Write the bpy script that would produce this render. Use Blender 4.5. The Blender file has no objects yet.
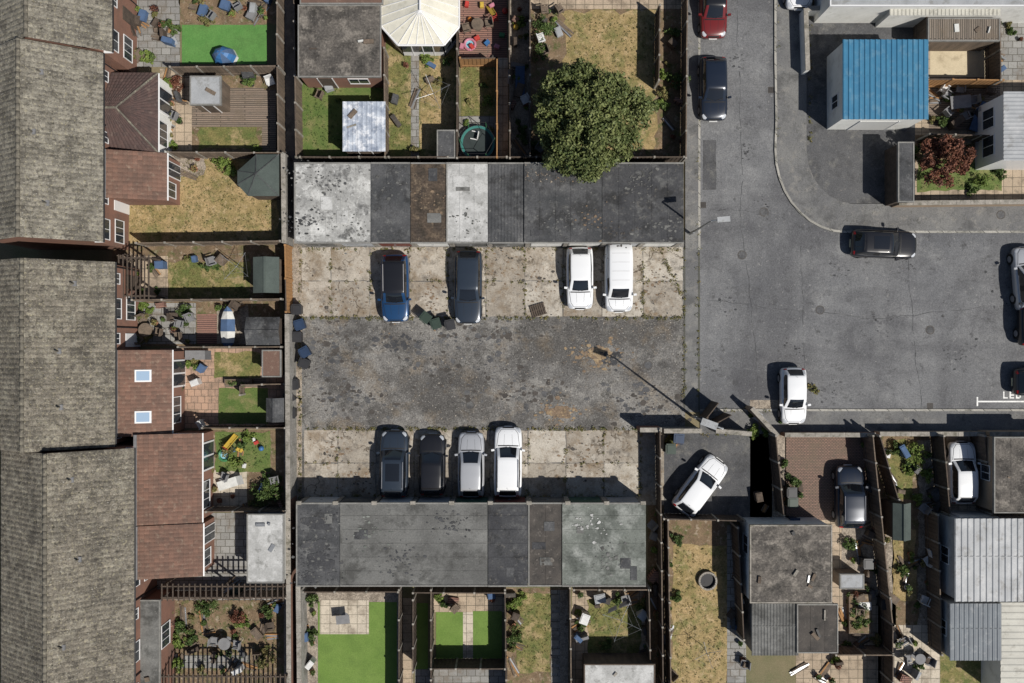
import bpy, bmesh, math, random
import numpy as np
from mathutils import Vector, Matrix
from mathutils.bvhtree import BVHTree
R=random.Random(11)
H=55.0; S=15.17
sc=bpy.context.scene
# survey grid: plan units -> metres, for a point at height h
def G(px,py,h=0.0):
    k=(H-h)/H/S
    return ((px-512)*k,(341.5-py)*k)
def link(o): sc.collection.objects.link(o); return o
def hash_s(s):
    h=7
    for ch in s: h=(h*31+ord(ch))%100003
    return h
# ------------------------------------------------------------------ materials
def mat(name,c,c2=None,s=1.0,rough=.9,sp=.15,sps=22,bump=.2,stains=(),cracks=None,metal=0,spec=.25,st=(1,1,1),rot=0,
        brick=None,tile=False,leaf=False,coat=0,lo=.35,hi=.65,obj=False):
    m=bpy.data.materials.new(name); m.use_nodes=True
    nt=m.node_tree; N=nt.nodes; K=nt.links; N.clear()
    def n(t,**k):
        x=N.new(t)
        for a,b in k.items(): setattr(x,a,b)
        return x
    out=n('ShaderNodeOutputMaterial'); bs=n('ShaderNodeBsdfPrincipled'); K.new(bs.outputs[0],out.inputs[0])
    bs.inputs['Roughness'].default_value=rough; bs.inputs['Metallic'].default_value=metal
    bs.inputs['Specular IOR Level'].default_value=spec
    if coat: bs.inputs['Coat Weight'].default_value=coat; bs.inputs['Coat Roughness'].default_value=.04
    c2=c2 or c
    if obj: pos=n('ShaderNodeTexCoord').outputs['Object']
    else: pos=n('ShaderNodeNewGeometry').outputs['Position']
    def noise(scale,seed,detail=5,r=.6,stretch=None,src=None):
        mp=n('ShaderNodeMapping'); K.new(src or pos,mp.inputs[0])
        mp.inputs['Location'].default_value=(seed*7.3,seed*3.1,seed*5.7)
        if stretch: mp.inputs['Scale'].default_value=stretch
        mp.inputs['Rotation'].default_value=(0,0,rot)
        t=n('ShaderNodeTexNoise'); t.inputs['Scale'].default_value=scale; t.inputs['Detail'].default_value=detail
        t.inputs['Roughness'].default_value=r; K.new(mp.outputs[0],t.inputs[0]); return t.outputs[0]
    def mr(v,a,b,c_,d):
        x=n('ShaderNodeMapRange'); K.new(v,x.inputs[0])
        for i,q in enumerate((a,b,c_,d)): x.inputs[i+1].default_value=q
        return x.outputs[0]
    def mix(f,a,b):
        x=n('ShaderNodeMix',data_type='RGBA')
        for sock,val in ((x.inputs[0],f),(x.inputs[6],a),(x.inputs[7],b)):
            if isinstance(val,(tuple,list)): sock.default_value=(*val,1)
            elif isinstance(val,(int,float)): sock.default_value=val
            else: K.new(val,sock)
        return x.outputs[2]
    seed=(hash_s(name)%97)
    if brick:
        bt=n('ShaderNodeTexBrick')
        sx=n('ShaderNodeSeparateXYZ'); K.new(pos,sx.inputs[0])
        cb=n('ShaderNodeCombineXYZ')
        if brick.get('plane','v')=='v':
            ad=n('ShaderNodeMath'); K.new(sx.outputs[0],ad.inputs[0]); K.new(sx.outputs[1],ad.inputs[1])
            K.new(ad.outputs[0],cb.inputs[0]); K.new(sx.outputs[2],cb.inputs[1])
        elif brick['plane']=='h':
            K.new(sx.outputs[0],cb.inputs[0]); K.new(sx.outputs[1],cb.inputs[1])
        else:
            K.new(sx.outputs[1],cb.inputs[0]); K.new(sx.outputs[0],cb.inputs[1])
        K.new(cb.outputs[0],bt.inputs[0])
        bt.inputs['Color1'].default_value=(*c,1); bt.inputs['Color2'].default_value=(*c2,1)
        bt.inputs['Mortar'].default_value=(*brick.get('mortar',(.2,.19,.17)),1)
        bt.inputs['Scale'].default_value=1; bt.inputs['Mortar Size'].default_value=brick.get('ms',.008)
        bt.inputs['Brick Width'].default_value=brick.get('w',.22); bt.inputs['Row Height'].default_value=brick.get('h',.075)
        bt.offset=brick.get('off',.5); bt.inputs['Bias'].default_value=0
        col=bt.outputs[0]
    elif tile:
        uv=n('ShaderNodeUVMap'); fl=n('ShaderNodeVectorMath',operation='FLOOR'); K.new(uv.outputs[0],fl.inputs[0])
        wn=n('ShaderNodeTexWhiteNoise'); wn.noise_dimensions='2D'; K.new(fl.outputs[0],wn.inputs[0])
        col=mix(mr(wn.outputs[0],0,1,0,1),c,c2)
    elif leaf:
        at=n('ShaderNodeAttribute',attribute_name='rnd'); col=mix(at.outputs['Fac'],c,c2)
    else:
        col=mix(mr(noise(s,seed,6,.62,st),lo,hi,0,1),c,c2)
    for i,q in enumerate(stains):
        sc_,ss,l,h,a=q[:5]; str_=q[5] if len(q)>5 else None
        col=mix(mr(noise(ss,seed+11+i*5,8,.68,str_),l-.045,h-.06,0,a),col,sc_)
    if cracks:
        cs,cw,cc,ca=cracks
        dn=n('ShaderNodeTexNoise'); dn.inputs['Scale'].default_value=1.1; dn.inputs['Detail'].default_value=6; K.new(pos,dn.inputs[0])
        va=n('ShaderNodeVectorMath',operation='MULTIPLY_ADD'); K.new(dn.outputs[1],va.inputs[0]); va.inputs[1].default_value=(2.2,2.2,2.2); K.new(pos,va.inputs[2])
        vo=n('ShaderNodeTexVoronoi',feature='DISTANCE_TO_EDGE'); vo.inputs['Scale'].default_value=cs; K.new(va.outputs[0],vo.inputs[0])
        f=mr(vo.outputs[0],0,cw,ca,0)
        mk=mr(noise(.5,seed+50,3),.42,.58,0,1)
        mu=n('ShaderNodeMath',operation='MULTIPLY'); K.new(f,mu.inputs[0]); K.new(mk,mu.inputs[1])
        col=mix(mu.outputs[0],col,cc)
    fine=noise(sps,seed+3,4,.7)
    if sp:
        v=n('ShaderNodeVectorMath',operation='SCALE'); K.new(col,v.inputs[0]); K.new(mr(fine,.32,.68,1-sp,1+sp),v.inputs['Scale']); col=v.outputs[0]
    K.new(col,bs.inputs['Base Color'])
    if bump:
        bp=n('ShaderNodeBump'); bp.inputs['Strength'].default_value=bump; bp.inputs['Distance'].default_value=.02
        K.new(fine,bp.inputs['Height'])
        K.new(bp.outputs[0],bs.inputs['Normal'])
    return m
M={}
M['ground']=mat('dry_ground',(.20,.16,.10),(.12,.12,.06),s=.3,sp=.3)
M['road']=mat('road_asphalt',(.115,.117,.123),(.175,.176,.178),s=.13,sp=.3,sps=13,bump=.3,lo=.36,hi=.64,
    stains=[((.065,.065,.07),.28,.55,.72,.65),((.25,.25,.245),.5,.57,.74,.45),((.05,.05,.05),1.2,.63,.74,.7),((.075,.075,.08),.16,.5,.66,.6,(1,.2,1)),((.075,.075,.08),.2,.54,.68,.55,(.2,1,1)),((.29,.285,.27),4.5,.65,.74,.5),((.06,.06,.06),6,.65,.75,.6)],cracks=(.16,.007,(.06,.06,.06),.45))
M['road_dark']=mat('drive_asphalt',(.07,.071,.075),(.105,.105,.107),s=.4,sp=.3,sps=14,stains=[((.035,.035,.035),.8,.55,.7,.6),((.17,.165,.15),1.3,.58,.72,.55),((.22,.2,.18),5,.64,.75,.5)],cracks=(.4,.008,(.03,.03,.03),.5))
M['pave']=mat('pavement_asphalt',(.12,.12,.122),(.17,.168,.162),s=.5,sp=.26,sps=16,stains=[((.06,.06,.06),.6,.56,.7,.6),((.25,.235,.21),1.5,.58,.72,.5),((.06,.06,.05),5,.63,.72,.5)],cracks=(.4,.01,(.04,.04,.03),.6))
M['kerb']=mat('kerb_concrete',(.36,.345,.31),(.26,.25,.225),s=2,sp=.25,brick=dict(plane='v',w=.9,h=5,ms=.03,mortar=(.08,.08,.07)),stains=[((.1,.1,.085),1.5,.56,.7,.7)])
M['yard']=mat('yard_worn_asphalt',(.105,.101,.097),(.19,.182,.17),s=.25,sp=.45,sps=10,bump=.5,lo=.38,hi=.62,
    stains=[((.26,.25,.23),1.6,.55,.70,.6),((.05,.048,.045),.9,.56,.70,.65),((.06,.056,.052),.28,.53,.64,.65),((.17,.13,.085),.45,.56,.72,.55),((.35,.34,.315),9,.62,.72,.6),((.04,.038,.035),7,.63,.74,.6)],cracks=(.4,.018,(.04,.04,.035),.8))
for i,(a,b) in enumerate((((.40,.362,.308),(.29,.257,.215)),((.335,.302,.255),(.25,.22,.182)),((.44,.405,.35),(.33,.298,.25)))):
    M['slab%d'%i]=mat('concrete_slab_%d'%i,a,b,s=.7,sp=.2,sps=12,bump=.3,
        stains=[((.16,.115,.07),.6,.54,.70,.7),((.095,.085,.075),1.4,.58,.72,.65),((.52,.49,.43),1.2,.6,.74,.45),((.20,.135,.075),2.4,.61,.74,.6),((.08,.07,.058),6,.65,.75,.5)],cracks=(.3,.022,(.06,.045,.03),.95))
M['dirt']=mat('sandy_dirt',(.32,.24,.145),(.19,.135,.085),s=1.8,sp=.35,sps=9)
M['rust']=mat('rusty_dirt',(.21,.15,.10),(.14,.105,.075),s=1.8,sp=.4,sps=9)
M['dry']=mat('dry_lawn',(.34,.245,.125),(.21,.165,.07),s=.8,sp=.36,sps=12,bump=.6,stains=[((.11,.13,.04),.9,.54,.7,.7),((.42,.32,.19),2.5,.58,.7,.6),((.12,.09,.04),3.5,.6,.72,.5)])
M['dryg']=mat('patchy_lawn',(.18,.155,.06),(.095,.115,.035),s=1.1,sp=.38,sps=12,bump=.6,stains=[((.32,.24,.13),1.2,.54,.68,.8),((.05,.075,.02),2.5,.6,.7,.6)])
M['green']=mat('green_lawn',(.075,.12,.03),(.12,.15,.045),s=1.2,sp=.33,sps=14,bump=.6,stains=[((.21,.18,.085),1.2,.55,.72,.65)])
M['turf']=mat('artificial_turf',(.115,.19,.04),(.14,.215,.05),s=1.0,sp=.22,sps=18,bump=.4,stains=[((.085,.14,.033),.7,.52,.7,.5)])
M['turfb']=mat('artificial_turf_bright',(.08,.20,.05),(.10,.225,.06),s=1.2,sp=.2,sps=18,bump=.4,stains=[((.065,.14,.04),.8,.52,.7,.5)])
M['soil']=mat('garden_soil',(.125,.088,.055),(.205,.145,.09),s=1.5,sp=.4,bump=.6,stains=[((.06,.085,.022),1.6,.55,.7,.75),((.36,.3,.23),3,.6,.7,.6)])
M['gravel']=mat('gravel',(.35,.30,.24),(.20,.17,.14),s=5,sp=.45,sps=14,bump=.7,stains=[((.1,.08,.06),1.2,.54,.7,.6)])
def pv(n_,c,c2,mo,w,h,off=.5,pl='h'): M[n_]=mat(n_,c,c2,brick=dict(plane=pl,w=w,h=h,ms=.02,mortar=mo,off=off),sp=.22,stains=[((.14,.11,.08),.9,.55,.7,.6),((.1,.09,.07),3,.6,.72,.5)])
pv('pav_beige',(.42,.335,.245),(.33,.265,.195),(.13,.11,.08),.6,.6,0); pv('pav_pink',(.42,.275,.195),(.34,.23,.17),(.15,.11,.08),.45,.45)
pv('pav_grey',(.28,.275,.26),(.2,.195,.185),(.08,.075,.06),.6,.45); pv('pav_light',(.52,.46,.37),(.42,.37,.30),(.2,.18,.14),.6,.6,0)
pv('block',(.26,.165,.13),(.19,.13,.105),(.09,.07,.055),.2,.1); pv('deck',(.22,.185,.15),(.155,.13,.107),(.04,.035,.03),3.2,.14,.5,'y')
pv('deckh',(.24,.185,.145),(.18,.145,.115),(.04,.035,.03),3.2,.14); pv('deckred',(.27,.15,.115),(.22,.125,.1),(.05,.03,.03),3.2,.14)
M['wood']=mat('fence_wood_grey',(.17,.13,.098),(.10,.08,.062),s=3,st=(1,1,.2),sp=.3)
M['woodd']=mat('fence_wood_dark',(.06,.047,.038),(.10,.077,.06),s=3,sp=.3)
M['woodo']=mat('fence_wood_orange',(.34,.185,.08),(.26,.145,.065),s=3,sp=.25)
M['brick']=mat('red_brick',(.235,.125,.09),(.18,.10,.075),brick=dict(),sp=.18,stains=[((.12,.09,.075),.8,.54,.7,.5)])
M['brickb']=mat('buff_brick',(.34,.26,.185),(.28,.21,.15),brick=dict(),sp=.15)
M['wallg']=mat('grey_block_wall',(.27,.26,.24),(.20,.19,.175),brick=dict(w=.45,h=.22,ms=.012,mortar=(.14,.13,.12)),sp=.2,stains=[((.09,.09,.07),1.4,.55,.7,.6)])
M['coping']=mat('coping_stone',(.32,.295,.26),(.21,.195,.17),s=2,sp=.3,stains=[((.09,.085,.06),2.2,.55,.7,.7)])
M['render']=mat('white_render',(.70,.70,.67),(.60,.60,.57),s=.8,sp=.05,stains=[((.36,.35,.31),1.3,.58,.75,.5)])
M['upvc']=mat('white_upvc',(.66,.66,.66),sp=0,bump=0,rough=.35,spec=.5)
M['uvcream']=mat('cream_polycarbonate',(.66,.63,.53),(.56,.54,.46),s=1.5,sp=.04,bump=0,rough=.3,spec=.5,stains=[((.4,.38,.3),2,.58,.72,.5)])
M['glass']=mat('window_glass',(.03,.035,.042),sp=0,bump=0,rough=.04,spec=.8)
M['glassb']=mat('skylight_glass',(.28,.38,.5),sp=0,bump=0,rough=.06,spec=.8)
M['cream']=mat('cream_screed',(.55,.47,.33),(.46,.39,.27),s=.8,sp=.12,stains=[((.25,.2,.13),1.2,.58,.72,.5)])
LI=[((.30,.28,.225),1.3,.55,.70,.5),((.055,.05,.043),.6,.54,.67,.6),((.05,.045,.038),2.6,.57,.68,.65),((.31,.28,.19),7,.6,.70,.65),((.05,.045,.038),6,.58,.68,.7),((.42,.41,.37),12,.64,.72,.7)]
M['tile']=mat('concrete_roof_tiles',(.225,.208,.172),(.14,.129,.108),tile=True,sp=.35,sps=11,stains=LI)
M['tile2']=mat('brown_mottled_roof_tiles',(.19,.17,.138),(.115,.103,.084),tile=True,sp=.38,sps=11,stains=LI)
M['tiler']=mat('red_brown_roof_tiles',(.19,.11,.082),(.135,.085,.066),tile=True,sp=.2,stains=[((.10,.068,.055),.8,.54,.7,.6),((.27,.21,.16),3,.6,.72,.5)])
M['tiled']=mat('dark_brown_roof_tiles',(.09,.058,.052),(.065,.046,.043),tile=True,sp=.2,stains=[((.16,.12,.1),3,.6,.72,.5)])
M['ridge']=mat('ridge_tiles',(.15,.137,.112),(.095,.086,.07),s=3,sp=.3,stains=[((.32,.29,.22),4,.58,.7,.6)])
M['lead']=mat('lead_flashing',(.20,.20,.205),(.14,.14,.145),s=3,sp=.1,rough=.8)
M['rf_light']=mat('pale_roof_felt',(.36,.36,.345),(.25,.25,.242),s=.6,sp=.16,sps=9,lo=.4,hi=.6,stains=[((.58,.58,.56),.8,.55,.68,.7),((.085,.085,.085),.8,.58,.68,.85),((.12,.115,.11),3,.6,.7,.7),((.7,.7,.68),5,.64,.72,.6)])
M['rf_light2']=mat('pale_roof_sheet',(.40,.40,.39),(.31,.31,.30),s=.8,sp=.13,sps=10,stains=[((.54,.54,.53),.8,.52,.64,.6),((.16,.16,.15),1.6,.6,.7,.6),((.13,.13,.12),5,.63,.72,.5)])
M['rf_dark']=mat('dark_roof_felt',(.05,.052,.055),(.082,.083,.086),s=.6,sp=.26,sps=11,lo=.4,hi=.6,stains=[((.18,.18,.175),1.0,.59,.74,.6),((.022,.022,.022),.6,.56,.68,.7),((.2,.195,.18),5,.64,.74,.6)])
M['rf_dark2']=mat('charcoal_roof_felt',(.04,.041,.045),(.068,.069,.072),s=.6,sp=.26,sps=11,stains=[((.15,.15,.145),1.3,.59,.74,.6),((.02,.02,.02),.8,.57,.68,.6),((.18,.165,.14),4,.63,.73,.5)])
M['rf_brown']=mat('mossy_roof_felt',(.085,.063,.046),(.045,.037,.031),s=1.3,sp=.4,sps=7,bump=.9,stains=[((.19,.145,.10),1.8,.57,.70,.7),((.028,.025,.02),1.6,.56,.7,.7)])
M['rf_br2']=mat('brown_roof_felt',(.08,.071,.063),(.055,.05,.046),s=1.3,sp=.25,stains=[((.033,.032,.03),1,.55,.7,.6),((.19,.17,.15),4,.62,.73,.5)])
M['rf_mid']=mat('grey_roof_felt',(.098,.098,.094),(.14,.14,.134),s=.45,sp=.22,sps=11,lo=.4,hi=.6,stains=[((.22,.22,.21),.6,.55,.72,.6,(.4,1,1)),((.045,.045,.042),.7,.55,.68,.7),((.23,.225,.205),5,.64,.74,.5)])
M['rf_green']=mat('greenish_roof_felt',(.155,.167,.15),(.11,.12,.108),s=.45,sp=.22,sps=11,lo=.4,hi=.6,stains=[((.31,.32,.30),.6,.53,.70,.7),((.06,.066,.058),1.0,.57,.69,.65),((.06,.065,.055),5,.63,.73,.5)])
M['rf_rough']=mat('worn_roof_felt',(.12,.108,.095),(.07,.064,.058),s=.9,sp=.36,sps=8,bump=.6,lo=.4,hi=.6,stains=[((.25,.225,.195),1.2,.56,.68,.6),((.033,.031,.028),.9,.56,.67,.75),((.28,.255,.215),6,.62,.72,.5)])
M['blue']=mat('blue_roof_sheet',(.03,.14,.25),(.042,.17,.285),s=.8,sp=.08,rough=.5,stains=[((.14,.25,.32),1.5,.56,.7,.4)],spec=.4)
M['silver']=mat('grey_metal_sheet',(.35,.36,.37),(.28,.29,.30),s=.8,sp=.08,rough=.5,stains=[((.5,.5,.5),1,.55,.7,.4),((.17,.165,.155),1.4,.58,.7,.6)])
M['bluegrey']=mat('bluegrey_metal_sheet',(.11,.13,.15),(.085,.10,.12),s=.8,sp=.1,rough=.5,stains=[((.21,.22,.23),2,.6,.7,.5)])
M['pale_rib']=mat('pale_ribbed_sheet',(.46,.45,.40),(.38,.37,.33),s=.8,sp=.1,rough=.6,stains=[((.2,.19,.16),1.4,.58,.7,.5)])
M['green_shed']=mat('green_grey_felt',(.075,.092,.083),(.055,.068,.063),s=1,sp=.2)
M['tarp']=mat('blue_white_tarp',(.42,.46,.52),(.25,.285,.35),s=1.6,sp=.15,stains=[((.68,.69,.71),2,.54,.64,.7),((.15,.18,.24),1.5,.58,.68,.7)])
M['shedgrey']=mat('grey_shed_roof',(.34,.35,.36),(.27,.28,.29),s=1,sp=.14,stains=[((.16,.155,.14),1.6,.58,.7,.5)])
for a,c in (('w',(.55,.55,.53)),('b',(.06,.10,.16)),('g',(.06,.11,.08)),('r',(.14,.05,.04))): M['door_'+a]=mat('garage_door_paint_'+a,c,sp=.05,rough=.5)
M['trim']=mat('roof_trim_grey',(.23,.225,.21),(.16,.157,.147),s=2,sp=.25)
M['metal']=mat('galvanised_steel',(.36,.37,.38),(.30,.31,.32),s=4,sp=.05,rough=.4,metal=.6)
M['black']=mat('black_plastic',(.018,.018,.02),sp=.05,rough=.5,bump=0)
M['rubber']=mat('tyre_rubber',(.02,.02,.02),sp=.05,rough=.8,bump=0)
M['iron']=mat('cast_iron',(.09,.08,.07),(.055,.05,.045),s=6,sp=.2,rough=.7)
M['white']=mat('worn_road_paint',(.75,.75,.73),(.5,.5,.49),s=4,sp=.12,lo=.45,hi=.75)
M['moss']=mat('roof_moss',(.27,.24,.16),(.05,.048,.035),s=.9,sp=.4,sps=8,lo=.47,hi=.53)
M['leaf']=mat('tree_leaves',(.05,.072,.022),(.17,.19,.07),leaf=True,sp=.3,sps=3,bump=0,rough=.6)
M['bush']=mat('bush_leaves',(.035,.07,.018),(.10,.14,.04),leaf=True,sp=.25,sps=2,bump=0,rough=.6)
M['bushl']=mat('lime_leaves',(.09,.14,.03),(.18,.235,.055),leaf=True,sp=.2,sps=2,bump=0,rough=.6)
M['redleaf']=mat('copper_leaves',(.10,.04,.028),(.20,.085,.05),leaf=True,sp=.25,sps=2,bump=0,rough=.6)
M['dryleaf']=mat('dry_weed_leaves',(.22,.175,.075),(.09,.11,.035),leaf=True,sp=.25,sps=2,bump=0,rough=.8)
M['bark']=mat('tree_bark',(.10,.075,.05),(.06,.045,.035),s=5,sp=.3)
def P(name,c,rough=.5,metal=0,spec=.4): 
    if name not in M: M[name]=mat(name,c,tuple(x*.8 for x in c),s=3,sp=.08,bump=0,rough=rough,metal=metal,spec=spec)
    return M[name]
P('red_plastic',(.45,.05,.04));P('yellow_plastic',(.55,.38,.06));P('blue_plastic',(.04,.14,.33));P('green_plastic',(.05,.2,.08))
P('white_plastic',(.62,.62,.61));P('pink_plastic',(.5,.2,.26));P('terracotta',(.32,.15,.09),.9);P('bin_green',(.03,.05,.037));P('bin_black',(.03,.03,.033));P('bin_blue',(.02,.04,.085));P('orange_plastic',(.5,.18,.04));P('cloth_grey',(.2,.2,.205),.9);P('cloth_blue',(.07,.12,.22),.9);P('cloth_white',(.6,.6,.57),.9);P('teal_plastic',(.03,.16,.14));P('net',(.03,.04,.04),.9)
# ------------------------------------------------------------------ builder
class B:
    def __init__(s): s.v=[];s.f=[];s.m=[];s.mats=[]
    def mi(s,m):
        if isinstance(m,str): m=M[m]
        if m not in s.mats: s.mats.append(m)
        return s.mats.index(m)
    def face(s,pts,m):
        i=len(s.v); s.v+= [tuple(p) for p in pts]; s.f.append(tuple(range(i,i+len(pts)))); s.m.append(s.mi(m))
    def box(s,x0,y0,z0,x1,y1,z1,m):
        if x0>x1:x0,x1=x1,x0
        if y0>y1:y0,y1=y1,y0
        i=len(s.v); s.v+=[(x0,y0,z0),(x1,y0,z0),(x1,y1,z0),(x0,y1,z0),(x0,y0,z1),(x1,y0,z1),(x1,y1,z1),(x0,y1,z1)]
        k=s.mi(m)
        for q in ((3,2,1,0),(4,5,6,7),(0,1,5,4),(1,2,6,5),(2,3,7,6),(3,0,4,7)): s.f.append(tuple(i+a for a in q)); s.m.append(k)
    def obox(s,cx,cy,z0,z1,lx,ly,a,m,taper=1.0):
        c,d=math.cos(a),math.sin(a); i=len(s.v)
        for z,t in ((z0,taper),(z1,1.0)):
            for ux,uy in ((-1,-1),(1,-1),(1,1),(-1,1)):
                x=ux*lx/2*t; y=uy*ly/2*t; s.v.append((cx+x*c-y*d,cy+x*d+y*c,z))
        k=s.mi(m)
        for q in ((3,2,1,0),(4,5,6,7),(0,1,5,4),(1,2,6,5),(2,3,7,6),(3,0,4,7)): s.f.append(tuple(i+a_ for a_ in q)); s.m.append(k)
    def prism(s,poly,z0,z1,m,mt=None):
        n=len(poly); i=len(s.v); s.v+=[(x,y,z0) for x,y in poly]+[(x,y,z1) for x,y in poly]
        k=s.mi(m)
        for a in range(n):
            b=(a+1)%n; s.f.append((i+a,i+b,i+n+b,i+n+a)); s.m.append(k)
        s.f.append(tuple(range(i+n,i+2*n))); s.m.append(s.mi(mt or m))
    def cyl(s,cx,cy,z0,z1,r0,r1,n,m,cap=True):
        s.tube((cx,cy,z0),(cx,cy,z1),r0,n,m,r1,cap)
    def tube(s,p0,p1,r,n,m,r1=None,cap=True):
        p0=Vector(p0);p1=Vector(p1);r1=r if r1 is None else r1
        d=(p1-p0).normalized(); u=d.orthogonal().normalized(); w=d.cross(u); i=len(s.v); k=s.mi(m)
        for p,rr in ((p0,r),(p1,r1)):
            for a in range(n):
                t=2*math.pi*a/n; q=p+(u*math.cos(t)+w*math.sin(t))*rr; s.v.append(tuple(q))
        for a in range(n):
            b=(a+1)%n; s.f.append((i+a,i+b,i+n+b,i+n+a)); s.m.append(k)
        if cap: s.f.append(tuple(range(i+n,i+2*n))); s.m.append(k); s.f.append(tuple(reversed(range(i,i+n)))); s.m.append(k)
    def ball(s,cx,cy,cz,rx,ry,rz,m,n=10,k=6):
        i=len(s.v); mi=s.mi(m)
        for a in range(k+1):
            ph=math.pi*a/k
            for b in range(n):
                t=2*math.pi*b/n; s.v.append((cx+rx*math.sin(ph)*math.cos(t),cy+ry*math.sin(ph)*math.sin(t),cz+rz*math.cos(ph)))
        for a in range(k):
            for b in range(n):
                c=(b+1)%n; s.f.append((i+a*n+b,i+(a+1)*n+b,i+(a+1)*n+c,i+a*n+c)); s.m.append(mi)
    def make(s,name,parent=None,smooth=False,local=False):
        me=bpy.data.meshes.new(name)
        if not s.v: return None
        V=np.array(s.v,dtype=float)
        if local: c=np.zeros(3)
        else:
            c=(V.min(0)+V.max(0))/2; c[2]=V[:,2].min() if not parent else 0
            if parent: c=np.array(parent.location)
        V=V-c
        me.from_pydata(V.tolist(),[],s.f)
        for m in s.mats: me.materials.append(m)
        me.polygons.foreach_set('material_index',s.m)
        if smooth: me.polygons.foreach_set('use_smooth',[True]*len(s.f))
        me.update()
        o=bpy.data.objects.new(name,me); link(o)
        if parent: o.parent=parent
        else: o.location=c
        return o
def empty(name,x=0,y=0,z=0):
    e=bpy.data.objects.new(name,None); e.location=(x,y,z); e.empty_display_size=.3; return link(e)
# ------------------------------------------------------------------ ground patches
def ragged(poly,rag,step=.45):
    out=[]
    for i,(x,y) in enumerate(poly):
        x2,y2=poly[(i+1)%len(poly)]; d=math.hypot(x2-x,y2-y); n=max(1,int(d/step))
        nx,ny=-(y2-y)/max(d,1e-6),(x2-x)/max(d,1e-6)
        for j in range(n):
            t=j/n; o=R.uniform(-rag,rag) ; out.append((x+(x2-x)*t+nx*o,y+(y2-y)*t+ny*o))
    return out
def patch(name,pts,m,L,rag=0):
    if len(pts)==4 and not isinstance(pts[0],tuple):
        a,b,c,d=pts; pts=[(a,d),(c,d),(c,b),(a,b)]
    poly=[G(*p) for p in pts]
    if rag: poly=ragged(poly,rag)
    b=B(); z=.004*L; b.face([(x,y,z) for x,y in poly],m); o=b.make(name)
    if o.data.polygons[0].normal.z<0: o.data.flip_normals()
    return o
b=B(); b.face([(-900,-900,0),(900,-900,0),(900,900,0),(-900,900,0)],'ground'); b.make('ground')
arc=[(775+70*(1-math.cos(t)),150+82*math.sin(t)) for t in [i*math.pi/2/9 for i in range(10)]]
arc=[(775,-120),(775,60),(776,120)]+arc
patch('road',[(697,-120)]+arc+[(1300,232),(1300,412),(697,412)],'road',2)
def strip(b,line,w,z0,z1,m):
    for (xa,ya),(xb,yb) in zip(line[:-1],line[1:]):
        d=math.hypot(xb-xa,yb-ya); nx,ny=-(yb-ya)/d*w/2,(xb-xa)/d*w/2
        b.prism([(xa-nx,ya-ny),(xb-nx,yb-ny),(xb+nx,yb+ny),(xa+nx,ya+ny)],z0,z1,m)
def pavement(pts,kerbline,h=.1):
    poly=[G(*p) for p in pts]; b=B(); b.prism(poly,0,h,'pave'); b.make('pavement')
    b=B(); strip(b,[G(*p) for p in kerbline],.14,0,h+.006,'kerb'); b.make('kerb')
pavement([(685,-120),(699,-120),(699,250),(685,250)][::-1],[(699,-120),(699,250)])
outer=[(806,-120),(806,60),(806,120),(806,150),(808,165),(813,178),(820,188),(829,196),(839,201),(850,204)]
pavement(arc+[(1300,232),(1300,205)]+outer[::-1],arc+[(1300,232)])
pavement([(700,410),(1300,410),(1300,434),(700,434)][::-1],[(700,410),(770,410)],.06)
b=B(); strip(b,[G(770,410),G(1300,410)],.14,0,.07,'kerb'); b.make('kerb')
patch('yard_crossing',(684,250,699,412),'pave',3)
b=B(); strip(b,[G(699,250),G(699,410)],.12,0,.02,'kerb'); strip(b,[G(684.5,246),G(684.5,410)],.10,0,.022,'kerb'); b.make('dropped_kerb')
patch('yard',(288,240,685,505),'yard',2)
b=B()
def slabs(xs,ys):
    for i in range(len(xs)-1):
        for j in range(len(ys)-1):
            g=.35
            x0,y1=G(xs[i]+g,ys[j]+g+R.uniform(-.2,.2)); x1,y0=G(xs[i+1]-g,ys[j+1]-g)
            z=.012+R.uniform(0,.006)
            poly=ragged([(x0,y0),(x1,y0),(x1,y1),(x0,y1)],.03,.4)
            b.face([(x,y,z) for x,y in poly],'slab%d'%R.choice([0,0,1,1,2]))
slabs([298,331,370,409,448,486,525,563,602,643,683],[247,281,317])
slabs([304,338,376,414,452,490,528,566,604,640],[430,463,498])
b.make('concrete_apron')
def blob(name,px,py,rx,ry,m,L,n=40,h=0):
    x,y=G(px,py,h); b=B(); ph=[R.uniform(0,6.3) for _ in range(4)]
    pts=[]
    for i in range(n):
        t=2*math.pi*i/n; k=1+.16*math.sin(2*t+ph[0])+.12*math.sin(3*t+ph[1])+.1*math.sin(5*t+ph[2])+.07*math.sin(9*t+ph[3])+R.uniform(-.05,.05); pts.append((x+rx/S*k*math.cos(t),y+ry/S*k*math.sin(t),h+.004*L))
    b.face(pts,m); return b.make(name)
def spatter(name,x0,y0,x1,y1,n,r0,r1,mats,h=0,L=6,gauss=False):
    b=B()
    for i in range(n):
        if gauss: px=(x0+x1)/2+R.gauss(0,1)*(x1-x0)/4; py=(y0+y1)/2+R.gauss(0,1)*(y1-y0)/4
        else: px,py=R.uniform(x0,x1),R.uniform(y0,y1)
        x,y=G(px,py,h); r=R.uniform(r0,r1)*R.uniform(.4,1); z=h+.004*L+i*.00002; k=7; a0=R.uniform(0,6); el=R.uniform(.4,1)
        b.face([(x+r*R.uniform(.6,1.2)*math.cos(a0+2*math.pi*j/k),y+r*el*R.uniform(.6,1.2)*math.sin(a0+2*math.pi*j/k),z) for j in range(k)],R.choice(mats))
    return b.make(name)
blob('dirt_patch',600,355,13,7,'dirt',5); blob('dirt_patch',560,412,10,7,'rust',5)
spatter('dirt_patch',566,342,628,368,130,.04,.22,['dirt','rust'],0,6,True); spatter('dirt_patch',540,400,580,424,100,.04,.2,['rust','dirt'],0,6,True)
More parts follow.
